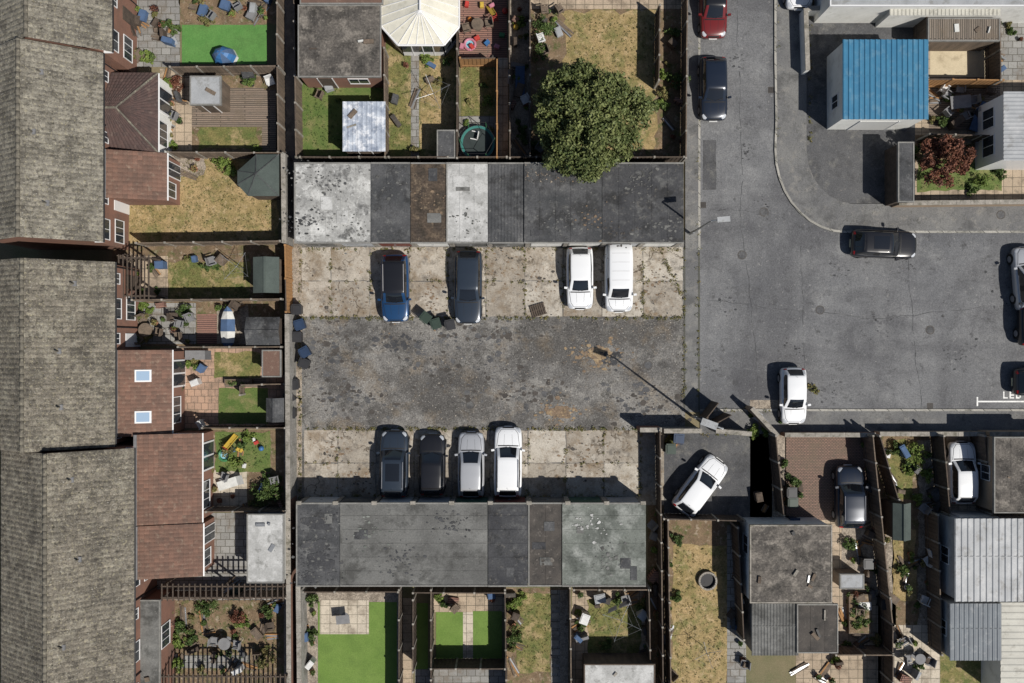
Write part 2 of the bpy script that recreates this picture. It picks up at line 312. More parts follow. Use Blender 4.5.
spatter('oil_and_shadow_spots',378,335,414,352,50,.05,.3,['rf_dark2'],0,6,True); spatter('oil_and_shadow_spots',600,350,622,366,50,.04,.25,['rf_dark2'],0,7,True)  # second call paints the lamp head's cast shadow in dark specks; others are oil
for q in ((450,360,60,24),(350,400,50,20),(520,390,50,26),(640,400,40,20),(480,335,60,14),(330,350,30,30)):
    spatter('tarmac_stain',q[0]-q[2],q[1]-q[3],q[0]+q[2],q[1]+q[3],90,.05,.3,['rf_br2','road_dark'],0,4,True)
spatter('loose_stones',300,318,684,430,1500,.02,.06,['coping','gravel','rf_dark2','slab2'],0,7)
spatter('loose_stones',300,248,684,318,700,.02,.07,['rust','gravel','rf_dark2','woodd'],0,8)
spatter('loose_stones',304,430,640,498,500,.02,.07,['rust','gravel','rf_dark2','woodd'],0,8)
for q in ((395,300,26,60),(468,300,26,60),(580,290,24,60),(540,285,40,50),(430,300,16,40),(340,300,50,30),(505,262,30,30),(620,305,40,20),(660,290,40,40),(330,450,40,40),(580,460,60,50),(360,480,30,30)):
    spatter('dirt_patch',q[0]-q[2]/2,q[1]-q[3]/2,q[0]+q[2]/2,q[1]+q[3]/2,60,.03,.17,['rust','rust','rf_br2','slab1'],0,8,True)
for q in ((765,210,12),(790,352,14),(725,300,16),(880,320,18),(840,270,14),(960,350,16),(735,60,10),(745,150,10),(715,370,12),(905,270,12),(1000,290,20),(830,390,14)):
    spatter('oil_and_shadow_spots',q[0]-q[2],q[1]-q[2],q[0]+q[2],q[1]+q[2],26,.03,.15,['rf_dark','road_dark'],0,4,True)
patch('road_repair_patch',[(703,140),(716,140),(716,190),(703,190)],'road_dark',4,.03)
patch('lane_path',(276,-80,300,160),'pave',2); patch('lane_path',(284,160,302,700),'gravel',4)
b=B()
for (xa,ya,xb,yb) in ((738,-20,742,230),(700,300,860,318),(860,318,1060,300),(742,230,760,405),(800,240,805,408),(905,235,920,408),(700,210,770,214)):
    n=int(math.hypot(xb-xa,yb-ya)/6); pr=None; o=0
    for i in range(n+1):
        t=i/n; o=o*.8+R.uniform(-1.2,1.2); px=xa+(xb-xa)*t+(o if abs(yb-ya)>abs(xb-xa) else 0); py=ya+(yb-ya)*t+(o if abs(yb-ya)<=abs(xb-xa) else 0)
        q=G(px,py)
        if pr and R.random()<.85: 
            dx,dy=q[0]-pr[0],q[1]-pr[1]; d=math.hypot(dx,dy); w=R.uniform(.008,.022); nx,ny=-dy/d*w,dx/d*w
            b.face([(pr[0]-nx,pr[1]-ny,.0125),(q[0]-nx,q[1]-ny,.0125),(q[0]+nx,q[1]+ny,.0125),(pr[0]+nx,pr[1]+ny,.0125)],'rf_dark')
        pr=q
b.make('road_crack')
patch('driveway',[(806,5),(915,5),(915,205),(850,205),(839,201),(829,196),(820,188),(813,178),(808,165),(806,150)],'road_dark',3)
PT=[
('patio',(112,-40,180,67),'pav_grey',3,0),('artificial_lawn',(182,25,267,64),'turfb',5,0),('soil_bed',(180,-40,283,24),'soil',3,.1),
('patio',(160,68,192,151),'pav_beige',3,0),('soil_bed',(190,68,277,151),'soil',2,0),('decking',(192,88,264,127),'deckh',6,0),('lawn',(198,127,258,150),'dryg',5,.15),('path',(262,90,276,151),'deckh',4,0),
('lawn',(128,155,278,243),'dry',3,.1),('patio',(165,153,205,175),'gravel',5,.15),
('garden_soil',(112,245,280,300),'soil',2,0),('lawn',(168,262,250,299),'dryg',4,.12),('patio',(118,256,168,300),'pav_beige',4,0),
('garden_soil',(112,300,280,346),'soil',2,0),('patio',(125,303,196,344),'pav_grey',4,0),('decking',(197,314,217,344),'deckred',6,0),('patio',(217,305,248,344),'gravel',5,.05),
('patio',(160,348,285,428),'pav_pink',3,0),('lawn',(214,352,260,378),'dryg',5,.08),('lawn',(219,388,268,424),'green',5,.06),('decking',(225,378,266,387),'deckh',6,0),
('garden_soil',(190,430,285,512),'soil',2,0),('lawn',(216,432,270,472),'green',5,.08),('patio',(205,470,247,512),'pav_light',4,0),
('patio',(150,513,286,600),'pav_grey',3,0),
('garden_soil',(130,600,287,720),'soil',3,.05),('path',(150,655,250,668),'pav_grey',5,0),
('lawn',(300,78,384,156),'green',3,.05),('garden_soil',(300,-80,384,78),'soil',2,0),
('garden_soil',(384,40,457,158),'dryg',2,0),('lawn',(388,52,411,152),'dryg',4,.08),('path',(411,48,419,158),'pav_grey',5,0),('lawn',(420,60,455,150),'dry',4,.1),
('decking',(459,-40,507,58),'deckred',4,0),('lawn',(461,62,495,116),'dryg',4,.08),('patio',(459,116,496,158),'pav_grey',3,0),('path',(497,58,508,158),'pav_light',4,0),
('garden_soil',(510,-60,530,158),'gravel',3,0),
('garden_soil',(530,-80,687,158),'soil',2,0),('lawn',(563,12,656,150),'dry',4,.25),('patio',(530,-60,690,9),'pav_beige',4,0),
('garden_soil',(300,588,400,720),'gravel',2,0),('artificial_lawn',(318,602,397,740),'turf',5,0),('patio',(320,600,369,634),'pav_light',7,0),
('path',(400,598,413,740),'pav_beige',4,0),('artificial_lawn',(413,603,428,669),'turf',5,0),
('patio',(432,590,505,612),'pav_beige',4,0),('artificial_lawn',(436,612,463,668),'turf',6,0),('path',(463,612,473,668),'pav_light',5,0),('artificial_lawn',(473,611,502,668),'turf',6,0),
('patio',(415,668,505,740),'pav_grey',3,0),
('garden_soil',(506,588,570,740),'soil',2,0),('lawn',(516,592,551,672),'dryg',4,.12),('path',(551,590,560,740),'pav_grey',5,0),('path',(560,590,568,740),'gravel',4,0),
('garden_soil',(572,588,650,740),'pav_beige',2,0),('lawn',(588,600,640,655),'dryg',4,.12),
('soil_bed',(648,505,664,740),'soil',2,0),
('yard_crossing',(640,428,664,505),'slab1',3,0),
('driveway',(664,432,772,520),'road_dark',3,0),
('soil_bed',(750,400,786,520),'gravel',3,0),
('driveway',(785,434,876,520),'block',3,0),
('garden_soil',(878,434,948,740),'soil',2,0),('lawn',(888,440,912,500),'dryg',4,.1),('path',(918,440,936,740),'gravel',5,.1),('lawn',(893,530,916,600),'dry',4,.1),
('driveway',(946,434,988,515),'pav_light',3,0),('garden_soil',(986,434,1100,520),'soil',2,0),
('garden_soil',(664,520,745,740),'soil',2,0),('lawn',(672,545,727,740),'dry',4,.12),('path',(727,525,746,740),'pav_grey',5,0),
('patio',(796,520,896,740),'pav_beige',2,0),('garden_soil',(842,520,892,600),'gravel',4,.05),('patio',(893,625,940,740),'pav_light',6,0),('lawn',(935,655,1000,740),'dryg',4,.1),
('patio',(915,-60,1100,205),'pav_beige',2,0),('patio',(930,42,992,77),'cream',4,0),('lawn',(917,160,1003,191),'green',4,.1),('soil_bed',(915,135,1005,160),'soil',3,0),('driveway',(990,15,1100,80),'pav_grey',4,0),('decking',(929,82,1000,131),'deckh',5,0),
]
for n_,pts,m_,L_,rag_ in PT: patch(n_,pts,m_,L_,rag_)
# ------------------------------------------------------------------ roofs & buildings
def tile_patch(b,r0,r1,e0,e1,m,tw=.30,cl=.32,uvs=None,amp=.035,step=.05):
    r0,r1,e0,e1=map(Vector,(r0,r1,e0,e1))
    nrm=(r1-r0).cross(e0-r0); 
    if nrm.length<1e-5: nrm=(r1-r0 if (r1-r0).length>0 else e1-e0).cross(e1-r0)
    nrm.normalize()
    if nrm.z<0: nrm=-nrm
    W=max((r1-r0).length,(e1-e0).length); D=((e0-r0).length+(e1-r1).length)/2
    nt=max(1,int(W/tw)); nc=max(1,int(D/cl)); k=b.mi(m); sub=4
    prof=[0,.8,1.0,.6]
    for c in range(nc):
        jit=[R.uniform(-.006,.006) for _ in range(nt+1)]
        for (t,zz) in ((c/nc,0),((c+1)/nc,step)):
            a=r0+(e0-r0)*t; d=r1+(e1-r1)*t
            for j in range(nt*sub+1):
                p=a+(d-a)*(j/(nt*sub))+nrm*(zz+amp*prof[j%sub]+jit[j//sub]); b.v.append(tuple(p))
        base=len(b.v)-2*(nt*sub+1)
        for j in range(nt*sub):
            b.f.append((base+j,base+j+1,base+nt*sub+1+j+1,base+nt*sub+1+j)); b.m.append(k)
            u=(j//sub)+.5; uvs.append((len(b.f)-1,u,c+.5))
        a=r0+(e0-r0)*((c+1)/nc); d=r1+(e1-r1)*((c+1)/nc)
        i=len(b.v); b.v+=[tuple(a+nrm*(step+amp*.6)),tuple(d+nrm*(step+amp*.6)),tuple(d-nrm*.01),tuple(a-nrm*.01)]
        b.f.append((i,i+1,i+2,i+3)); b.m.append(k); uvs.append((len(b.f)-1,.5,c+.5))
def tile_obj(name,patches,m,parent,tw=.30,cl=.32,amp=.025,step=.035):
    b=B(); uvs=[]; 
    for q in patches: tile_patch(b,*q,m,tw,cl,uvs,amp,step)
    o=b.make(name,parent); ul=o.data.uv_layers.new(name='UVMap'); mp={f:(u,v) for f,u,v in uvs}
    arr=np.zeros(len(o.data.loops)*2)
    for p in o.data.polygons:
        u,v=mp.get(p.index,(0,0))
        for l in p.loop_indices: arr[2*l]=u; arr[2*l+1]=v
    ul.data.foreach_set('uv',arr)
    return o
def window(b,axis,pos,c,z,w,h,sgn,fr='upvc'):
    def bx(a0,a1,z0,z1,d0,d1,m):
        p0,p1=pos+sgn*d0,pos+sgn*d1
        if axis=='x': b.box(p0,c+a0,z0,p1,c+a1,z1,m)
        else: b.box(c+a0,p0,z0,c+a1,p1,z1,m)
    bx(-w/2,w/2,z,z+h,.0,.03,'glass')
    f=.05
    bx(-w/2-f,w/2+f,z-f,z,0,.06,fr); bx(-w/2-f,w/2+f,z+h,z+h+f,0,.045,fr)
    bx(-w/2-f,-w/2,z,z+h,0,.045,fr); bx(w/2,w/2+f,z,z+h,0,.045,fr)
    for t in ([0] if w<1.4 else [-w/6,w/6]): bx(t-.02,t+.02,z,z+h,0,.04,fr)
EH=4.7
def house_row(ridge,eave,ya,yb,units,tm):
    xr,_=G(ridge,0,7.2); xe,_=G(eave,0,EH); _,y1=G(0,ya,EH); _,y0=G(0,yb,EH)
    xw=xr-(xe-xr)
    e=empty('brick_house',(xr),(y0+y1)/2)
    b=B(); wi=.6
    b.box(xw+wi,y0+.05,0,xe-wi,y1-.05,EH-.05,'brick')
    for yy in (y0+.05,y1-.05):
        b.face([(xw+wi,yy,EH-.05),(xe-wi,yy,EH-.05),(xr,yy,7.1)],'brick')
    b.make('walls',e)
    tile_obj('roof',[((xr,y0,7.2),(xr,y1,7.2),(xe,y0,EH),(xe,y1,EH)),((xr,y0,7.2),(xr,y1,7.2),(xw,y0,EH),(xw,y1,EH))],M[tm],e,.3,.33,.045,.05)
    b=B(); y=y0
    while y<y1-.05:
        l=min(.45,y1-y); b.tube((xr,y,7.22),(xr,y+l-.015,7.23),.13,8,'ridge',.12); y+=.45
    b.make('ridge_tiles',e,smooth=True)
    b=B(); b.tube((xe+.03,y0,EH-.06),(xe+.03,y1,EH-.06),.055,8,'black'); b.box(xe-.06,y0,EH-.22,xe-.02,y1,EH-.05,'upvc'); b.box(xe-wi,y0,EH-.22,xe-.061,y1,EH-.2,'upvc')
    b.make('gutter',e)
    b=B(); n=int((y1-y0)*70)
    for i in range(n):
        yy=R.uniform(y0,y1); t=R.random(); sg=R.choice([1,1,-1]); xx=xr+sg*(xe-xr)*t; zz=7.2+(EH-7.2)*t+.05; r=R.uniform(.015,.05)
        if R.random()<.06: r*=1.8
        q=[(xx+r,yy,zz-.05),(xx,yy+r,zz-.04),(xx-r,yy,zz-.03),(xx,yy-r,zz-.04)]
        for j in range(4): b.face([q[j],q[(j+1)%4],(xx,yy,zz+r*.7)],'moss')
    b.make('roof_moss',e)
    b=B(); wx=xe-wi
    u=(y1-y0)/units
    for i in range(units):
        yc=y0+u*(i+.5)
        window(b,'x',wx,yc-u*.24,2.7,1.2,1.0,1); window(b,'x',wx,yc+u*.26,2.9,.6,.8,1)
        window(b,'x',wx,yc-u*.22,.8,1.4,1.1,1)
        b.box(wx,yc+u*.12,0,wx+.05,yc+u*.12+.85,2.05,R.choice(['upvc','woodd','door_b']))
        b.tube((wx+.06,yc+u*.45,0),(wx+.06,yc+u*.45,EH-.1),.04,6,'black')
    b.make('windows',e)
    b=B()
    for i in range(units):
        yy=y0+u*(i+.6+R.uniform(-.1,.1)); t=R.uniform(.15,.6); xx=xr+(xe-xr)*t; zz=7.2+(EH-7.2)*t
        b.tube((xx,yy,zz-.1),(xx,yy,zz+.4),.05,8,'ridge'); b.box(xx-.16,yy-.16,zz-.12,xx+.16,yy+.16,zz+.06,'lead')
    b.make('roof_vents',e)
    return wx
W0=house_row(26,112,-110,52,2,'tile'); W1=house_row(18,103,53,242,3,'tile'); W2=house_row(22,115,262,447,3,'tile2'); W3=house_row(45,134,448,760,4,'tile2')
def extension(wx,py0,py1,eave,tm,hh=3.5,he=2.45,wall='brick',sky=(),hip=False):
    xe,_=G(eave,0,he); _,y1=G(0,py0,(hh+he)/2); _,y0=G(0,py1,(hh+he)/2)
    e=empty('house_extension',(wx+xe)/2,(y0+y1)/2)
    b=B(); b.box(wx+.002,y0+.1,0,xe-.15,y1-.1,he-.03,wall)
    if not hip:
        for yy in (y0+.1,y1-.1): b.face([(wx,yy,he-.03),(xe-.15,yy,he-.03),(wx,yy,hh-.05)],wall)
    b.make('walls',e)
    if hip:
        ym=(y0+y1)/2; xm=xe-(y1-y0)*.42
        A=(wx,ym,hh);C=(max(xm,wx+.5),ym,hh)
        tile_obj('roof',[(A,C,(wx,y0,he),(xe,y0,he)),(A,C,(wx,y1,he),(xe,y1,he)),(C,C,(xe,y0,he),(xe,y1,he))],M[tm],e,.25,.28)
        b=B(); b.tube(A,C,.08,6,'ridge'); b.tube(C,(xe,y0,he+.03),.07,6,'ridge'); b.tube(C,(xe,y1,he+.03),.07,6,'ridge'); b.make('ridge_tiles',e)
    else:
        tile_obj('roof',[((wx,y0,hh),(wx,y1,hh),(xe,y0,he),(xe,y1,he))],M[tm],e,.25,.28)
        b=B(); b.box(wx,y0,hh-.02,wx+.18,y1,hh+.06,'lead')
        b.box(wx,y1-.08,he-.2,xe,y1-.02,he-.05,'upvc')
        b.make('flashing',e)
    b=B(); b.tube((xe+.03,y0,he-.05),(xe+.03,y1,he-.05),.05,8,'upvc'); b.make('gutter',e)
    b=B(); L=y1-y0
    window(b,'x',xe-.15,y0+L*.28,.8,L*.3,1.2,1)
    b.box(xe-.15,y0+L*.55,.02,xe-.10,y0+L*.88,2.1,'upvc'); b.box(xe-.10,y0+L*.57,.1,xe-.09,y0+L*.705,2.0,'glass'); b.box(xe-.10,y0+L*.725,.1,xe-.09,y0+L*.86,2.0,'glass')
    b.make('windows',e)
    if sky:
        b=B()
        for fx,fy in sky:
            x=wx+(xe-wx)*fx; y=y0+L*fy; z=hh+(he-hh)*fx; sl=(he-hh)/(xe-wx)
            def q(dx,dy,o): return (x+dx,y+dy,z+sl*dx+o)
            for (dx0,dx1,dy0,dy1,o,m_) in ((-.45,.45,-.38,.38,.09,'upvc'),(-.36,.36,-.29,.29,.10,'glassb')):
                b.face([q(dx0,dy0,o),q(dx1,dy0,o),q(dx1,dy1,o),q(dx0,dy1,o)],m_)
            for (dx0,dy0,dx1,dy1) in ((-.45,-.38,.45,-.38),(.45,-.38,.45,.38),(.45,.38,-.45,.38),(-.45,.38,-.45,-.38)):
                b.face([q(dx0,dy0,.0),q(dx1,dy1,.0),q(dx1,dy1,.09),q(dx0,dy0,.09)],'upvc')
        b.make('skylights',e)
extension(W1,70,150,158,'tiled',3.7,2.5,hip=True,wall='render')
extension(W1,151,199,167,'tiler')
extension(W2,350,436,172,'tiler',sky=((.5,.7),(.5,.22)))
extension(W3,434,524,202,'tiler',3.4)
extension(W3,525,578,203,'tiler',3.3)
def ribs(b,x0,y0,x1,y1,z,pitch,amp,axis,m,slope=0.0):
    sub=4; prof=[0,1,1,0]; fr=[0,.15,.4,.55]
    A0,A1=(x0,x1) if axis=='y' else (y0,y1)
    n=max(1,round((A1-A0)/pitch)); p=(A1-A0)/n; k=b.mi(m); i=len(b.v); pts=[]
    for a in range(n):
        for q in range(sub): pts.append((A0+(a+fr[q])*p,prof[q]*amp))
    pts.append((A1,0))
    for a,h in pts:
        if axis=='y': b.v+=[(a,y0,z+h),(a,y1,z+h+slope)]
        else: b.v+=[(x0,a,z+h),(x1,a,z+h+slope)]
    for j in range(len(pts)-1):
        q=(i+2*j,i+2*j+2,i+2*j+3,i+2*j+1); b.f.append(q if axis=='y' else q[::-1]); b.m.append(k)
def building(name,px0,py0,px1,py1,h,style,rm,wm,axis='y',pitch=.25,amp=.03,rise=.35,doors=(),wins=(),trim='trim',seam=1.0,ins=.08,mess=0):
    x0,y1=G(px0,py0,h); x1,y0=G(px1,py1,h)
    e=empty(name,(x0+x1)/2,(y0+y1)/2)
    b=B(); b.box(x0+ins,y0+ins,0,x1-ins,y1-ins,h-.13,wm)
    if style=='gable':
        if axis=='y':
            for yy in (y0+ins,y1-ins): b.face([(x0+ins,yy,h-.13),(x1-ins,yy,h-.13),((x0+x1)/2,yy,h+rise-.05)],wm)
        else:
            for xx in (x0+ins,x1-ins): b.face([(xx,y0+ins,h-.13),(xx,y1-ins,h-.13),(xx,(y0+y1)/2,h+rise-.05)],wm)
    b.make('walls',e)
    b=B()
    if style in('flat','felt'):
        b.box(x0,y0,h-.125,x1,y1,h,rm)
        t=.07
        for q in ((x0-.01,y0-.01,x1+.01,y0+t),(x0-.01,y1-t,x1+.01,y1+.01),(x0-.01,y0+t,x0+t,y1-t),(x1-t,y0+t,x1+.01,y1-t)):
            b.box(q[0],q[1],h-.16,q[2],q[3],h+.03,trim)
        if style=='felt':
            if axis=='y':
                n=max(1,round((x1-x0)/seam))
                for i in range(1,n): 
                    xx=x0+(x1-x0)*i/n+R.uniform(-.04,.04); b.box(xx,y0+t,h+.001,xx+.07,y1-t,h+.012,rm)
            else:
                n=max(1,round((y1-y0)/seam))
                for i in range(1,n): 
                    yy=y0+(y1-y0)*i/n; b.box(x0+t,yy,h+.001,x1-t,yy+.07,h+.012,rm)
    elif style=='rib':
        b.box(x0+.03,y0+.03,h-.14,x1-.03,y1-.03,h-.01,trim)
        ribs(b,x0-.03,y0-.03,x1+.03,y1+.03,h,pitch,amp,axis,rm)
        if axis=='y' and (y1-y0)>3:
            ym=(y0+y1)/2+.2; b.box(x0,ym,h+amp+.001,x1,ym+.03,h+amp+.006,rm)
    elif style=='gable':
        xm,ym=(x0+x1)/2,(y0+y1)/2
        if axis=='y':
            for a,c in ((x0,xm),(x1,xm)):
                b.face([(a,y0,h-.02),(c,y0,h+rise),(c,y1,h+rise),(a,y1,h-.02)],rm)
                b.face([(a,y0,h-.07),(a,y1,h-.07),(a,y1,h-.02),(a,y0,h-.02)],rm)
            b.box(xm-.06,y0,h+rise-.01,xm+.06,y1,h+rise+.025,rm)
        else:
            for a,c in ((y0,ym),(y1,ym)):
                b.face([(x0,a,h-.02),(x1,a,h-.02),(x1,c,h+rise),(x0,c,h+rise)],rm)
                b.face([(x0,a,h-.07),(x1,a,h-.07),(x1,a,h-.02),(x0,a,h-.02)],rm)
            b.box(x0,ym-.06,h+rise-.01,x1,ym+.06,h+rise+.025,rm)
    for i in range(mess):
        xx,yy=R.uniform(x0+.5,x1-.5),R.uniform(y0+.5,y1-.5); b.obox(xx,yy,h+.001,h+R.uniform(.03,.15),R.uniform(.1,.7),R.uniform(.06,.3),R.uniform(0,3),R.choice(['wood','coping','black','woodd','metal','cloth_white']))
    b.make('roof',e)
    b=B(); 
    for side,f,w,hh,m_ in doors:
        if side in 'ns':
            yy=y1-ins if side=='n' else y0+ins; s_=1 if side=='n' else -1; c=x0+(x1-x0)*f
            b.box(c-w/2,yy,.02,c+w/2,yy+s_*.03,hh,m_); b.box(c-w/2-.05,yy,.0,c-w/2,yy+s_*.05,hh+.05,'upvc'); b.box(c+w/2,yy,.0,c+w/2+.05,yy+s_*.05,hh+.05,'upvc')
        else:
            xx=x1-ins if side=='e' else x0+ins; s_=1 if side=='e' else -1; c=y0+(y1-y0)*f
            b.box(xx,c-w/2,.02,xx+s_*.03,c+w/2,hh,m_)
    if b.v: b.make('door',e)
    b=B()
    for side,f,w,z,hh in wins:
        if side in 'ns': window(b,'y',y1-ins if side=='n' else y0+ins,x0+(x1-x0)*f,z,w,hh,1 if side=='n' else -1)
        else: window(b,'x',x1-ins if side=='e' else x0+ins,y0+(y1-y0)*f,z,w,hh,1 if side=='e' else -1)
    if b.v: b.make('windows',e)
    return e
def garage_block(secs,py0,py1,h,front,units):
    xa,_=G(secs[0][0],0,h); xb,_=G(secs[-1][1],0,h); _,y1=G(0,py0,h); _,y0=G(0,py1,h)
    e=empty('garage_block',(xa+xb)/2,(y0+y1)/2)
    b=B(); b.box(xa+.05,y0+.1,0,xb-.05,y1-.1,h-.2,'wallg')
    n=units
    for i in range(n+1):
        x=xa+.05+(xb-xa-.1)*i/n; yy=y1-.1 if front=='n' else y0+.1; s_=1 if front=='n' else -1
        x0_=min(max(x-.14,xa+.05),xb-.33)
        b.box(x0_,yy,0,x0_+.28,yy+s_*.09,h-.21,'coping')
        if front=='n': b.box(x0_-.02,yy,h-.21,x0_+.3,yy+s_*.22,h+.1,'coping')
    b.make('walls',e)
    b=B()
    for i in range(n):
        xl=xa+.05+(xb-xa-.1)*i/n+.22; xr=xa+.05+(xb-xa-.1)*(i+1)/n-.22
        yy=y1-.1 if front=='n' else y0+.1; s_=1 if front=='n' else -1
        m_=R.choice(['door_w','shedgrey','door_b','door_g','door_r','rf_mid'])
        b.box(xl,yy,.03,xr,yy+s_*.03,2.05,m_)
        for j in range(8): 
            z=.1+j*.24; b.box(xl+.05,yy+s_*.03,z,xr-.05,yy+s_*.045,z+.19,m_)
        b.box((xl+xr)/2-.07,yy+s_*.045,1.0,(xl+xr)/2+.07,yy+s_*.08,1.04,'metal')
    b.make('garage_doors',e)
    for k,(p0,p1,m_,st,ax,hz) in enumerate(secs):
        x0,_=G(p0,0,h); x1,_=G(p1,0,h); x0+=.015; x1-=.015; z=h+hz
        b=B()
        if st=='rib':
            b.box(x0,y0,h-.19,x1,y1,z-.01,'trim'); ribs(b,x0,y0-.05,x1,y1+.05,z,.2,.015,ax,m_)
            for t in (.33,.66): b.box(x0,y0+(y1-y0)*t,z+.016,x1,y0+(y1-y0)*t+.03,z+.022,m_)
        else:
            b.box(x0,y0,h-.19,x1,y1,z,m_)
            nn=max(1,round((y1-y0)/.9)) if ax=='x' else max(1,round((x1-x0)/1.0))
            for i in range(1,nn):
                if ax=='x': yy=y0+(y1-y0)*i/nn; b.box(x0+.05,yy,z+.001,x1-.05,yy+.08,z+.017,m_)
                else: xx=x0+(x1-x0)*i/nn+R.uniform(-.05,.05); b.box(xx,y0+.05,z+.001,xx+.08,y1-.05,z+.017,m_)
            # odd felt repair patches
            for i in range(R.randint(1,3)):
                w_,h_=R.uniform(.4,1.1),R.uniform(.3,.9); w_=min(w_,(x1-x0)*.4); xx=R.uniform(x0+.2,x1-w_-.2); yy=R.uniform(y0+.3,y1-h_-.3)
                b.box(xx,yy,z+.018,xx+w_,yy+h_,z+.024+i*.003,R.choice(['rf_dark','rf_mid','rf_dark2'] if m_ not in('rf_light','rf_light2') else ['rf_light2','rf_mid','rf_light']))
        for yy in (y0-.03,y1-.06): b.box(x0,yy,z-.02,x1,yy+.09,z+.045,'trim')
        b.box(x0,y0+.06,z+.001,x0+.08,y1-.06,z+.04,'trim' if k in(0,3) else m_)
        b.make('roof_section',e)
garage_block([(294,371,'rf_light','felt','y',0),(371,410.5,'rf_dark','felt','y',.03),(410.5,446,'rf_brown','felt','x',-.02),(446,488,'rf_light2','felt','y',.02),(488,524,'rf_dark','rib','y',-.03),(524,602,'rf_dark','felt','y',.04),(602,684,'rf_dark2','felt','y',0)],163,243,2.45,'s',10)
garage_block([(296,340,'rf_dark','felt','y',.02),(340,488,'rf_mid','felt','x',0),(488,528,'rf_dark2','felt','x',.03),(528,562,'rf_br2','felt','y',-.02),(562,646,'rf_green','felt','x',.02)],503,586,2.45,'n',9)
for q in ((318,523,13,7,2.475),(316,545,12,6,2.475),(320,562,13,8,2.475),(312,577,9,4,2.475)):
    blob('roof_puddle_stain',q[0],q[1],q[2],q[3],'rf_dark2',5,40,q[4])
    spatter('roof_debris',q[0]-22,q[1]-12,q[0]+22,q[1]+12,50,.03,.16,['rf_dark2','rf_dark2','rf_mid'],q[4],6,True)
for q in ((305,222,'rf_dark',2.46,80),(330,183,'rf_dark',2.46,40),(352,230,'rf_mid',2.46,60),(309,180,'rf_mid',2.46,40),(560,222,'rf_mid',2.5,50),(590,218,'rust',2.5,30),(640,180,'rf_mid',2.46,60),(665,225,'rf_mid',2.46,50),(612,235,'rf_br2',2.46,40),(430,200,'rust',2.44,40),(546,560,'rf_rough',2.44,30),(390,180,'rf_mid',2.49,30),(467,225,'rf_mid',2.48,30),(400,560,'rf_dark',2.46,70),(450,525,'rf_dark',2.46,60),(370,530,'rf_green',2.46,40),(610,560,'rf_mid',2.48,60),(590,525,'rf_light2',2.48,40)):
    spatter('roof_debris',q[0]-22,q[1]-16,q[0]+22,q[1]+16,q[4],.02,.16,[q[2]],q[3],6,True)
spatter('roof_debris',525,165,600,182,160,.02,.08,['rust','gravel','rf_br2'],2.5,6)
building('flat_roof_outbuilding',298,5,381,77,2.5,'felt','rf_rough','brick',axis='y',doors=[('s',.3,.9,2,'woodd')],wins=[('s',.7,1.2,1,.9)],mess=3)
building('garden_shed',343,102,385,151,2.2,'rib','tarp','woodd',axis='y',pitch=.3,amp=.02,doors=[('s',.5,.8,1.8,'wood')],mess=2)
building('garden_shed',190,76,221,105,2.0,'flat','shedgrey','wood',doors=[('s',.5,.7,1.7,'woodd')],mess=1)
building('garden_shed',253,257,279,293,2.0,'gable','green_shed','wood',axis='y',doors=[('w',.5,.7,1.7,'woodd')])
building('garden_shed',246,317,280,345,2.0,'gable','rf_dark','woodd',axis='x',doors=[('w',.5,.7,1.7,'wood')])
building('garden_shed',262,350,281,377,1.9,'flat','tiler','wood'); building('garden_shed',266,398,284,422,1.7,'gable','rf_dark','woodd',axis='y')
building('flat_roof_outbuilding',247,514,284,583,2.4,'flat','rf_light2','render',doors=[('w',.5,.9,2,'upvc')],mess=3)
building('blue_roof_garage',843,40,928,119,2.9,'rib','blue','render',axis='y',pitch=.33,amp=.045,trim='upvc',doors=[('s',.5,2.4,2.1,'door_w')],wins=[('w',.3,.8,1,.9)])
building('flat_roof_outbuilding',750,525,832,603,2.7,'felt','rf_rough','render',doors=[('w',.4,.9,2,'upvc')],wins=[('w',.7,1.1,1,1)],axis='x',trim='coping',mess=6)
building('garden_shed',752,604,798,655,2.2,'rib','rf_mid','wallg',axis='y',pitch=.2)
building('garden_shed',797,604,838,653,2.3,'felt','rf_br2','brick',mess=3)
building('garden_shed',840,574,864,589,1.6,'flat','shedgrey','wood')
building('garden_shed',893,503,911,540,1.9,'gable','green_shed','woodd',axis='y')
building('metal_clad_garage',955,519,1060,601,2.9,'rib','silver','shedgrey',axis='y',pitch=.4,amp=.05,wins=[('w',.5,1.0,1.1,.9)],doors=[('n',.3,2.3,2.1,'door_w')])
building('garden_workshop',950,604,1001,660,2.5,'rib','bluegrey','shedgrey',axis='y',pitch=.3,wins=[('w',.5,.9,1.1,.8)])
building('lean_to',1001,603,1060,700,2.4,'rib','pale_rib','render',axis='x',pitch=.4)
building('flat_roof_outbuilding',994,437,1060,513,2.6,'felt','rf_rough','brickb',wins=[('w',.5,.9,1.1,.9)],mess=3)
building('brown_shed',928,18,1000,41,2.1,'felt','deck','wood',axis='y',mess=3)
building('garden_shed',898,142,914,202,2.1,'felt','rf_dark','woodd')
building('white_clad_house',830,-70,1100,6,3.0,'flat','shedgrey','render',wins=[('s',.3,1.4,1,1.2),('s',.5,1.4,1,1.2)],trim='upvc')
building('lean_to',890,2,1000,15,2.3,'rib','pale_rib','render',axis='y',trim='upvc')
building('white_clad_house',1004,92,1100,160,3.4,'rib','silver','upvc',axis='x',wins=[('w',.3,1.2,1,1.2),('w',.72,1.2,1,1.2)],trim='upvc')
building('garden_shed',584,664,655,720,2.1,'flat','rf_light2','wood',trim='woodd',mess=5)
building('garden_shed',437,130,455,158,1.8,'flat','rf_dark','woodd')
building('brick_outbuilding',120,600,160,700,2.5,'flat','rf_mid','brick',wins=[('e',.6,1.4,.9,1.2)],mess=3)
building('flat_roof_outbuilding',300,-60,383,4,2.7,'flat','tiler','brick')
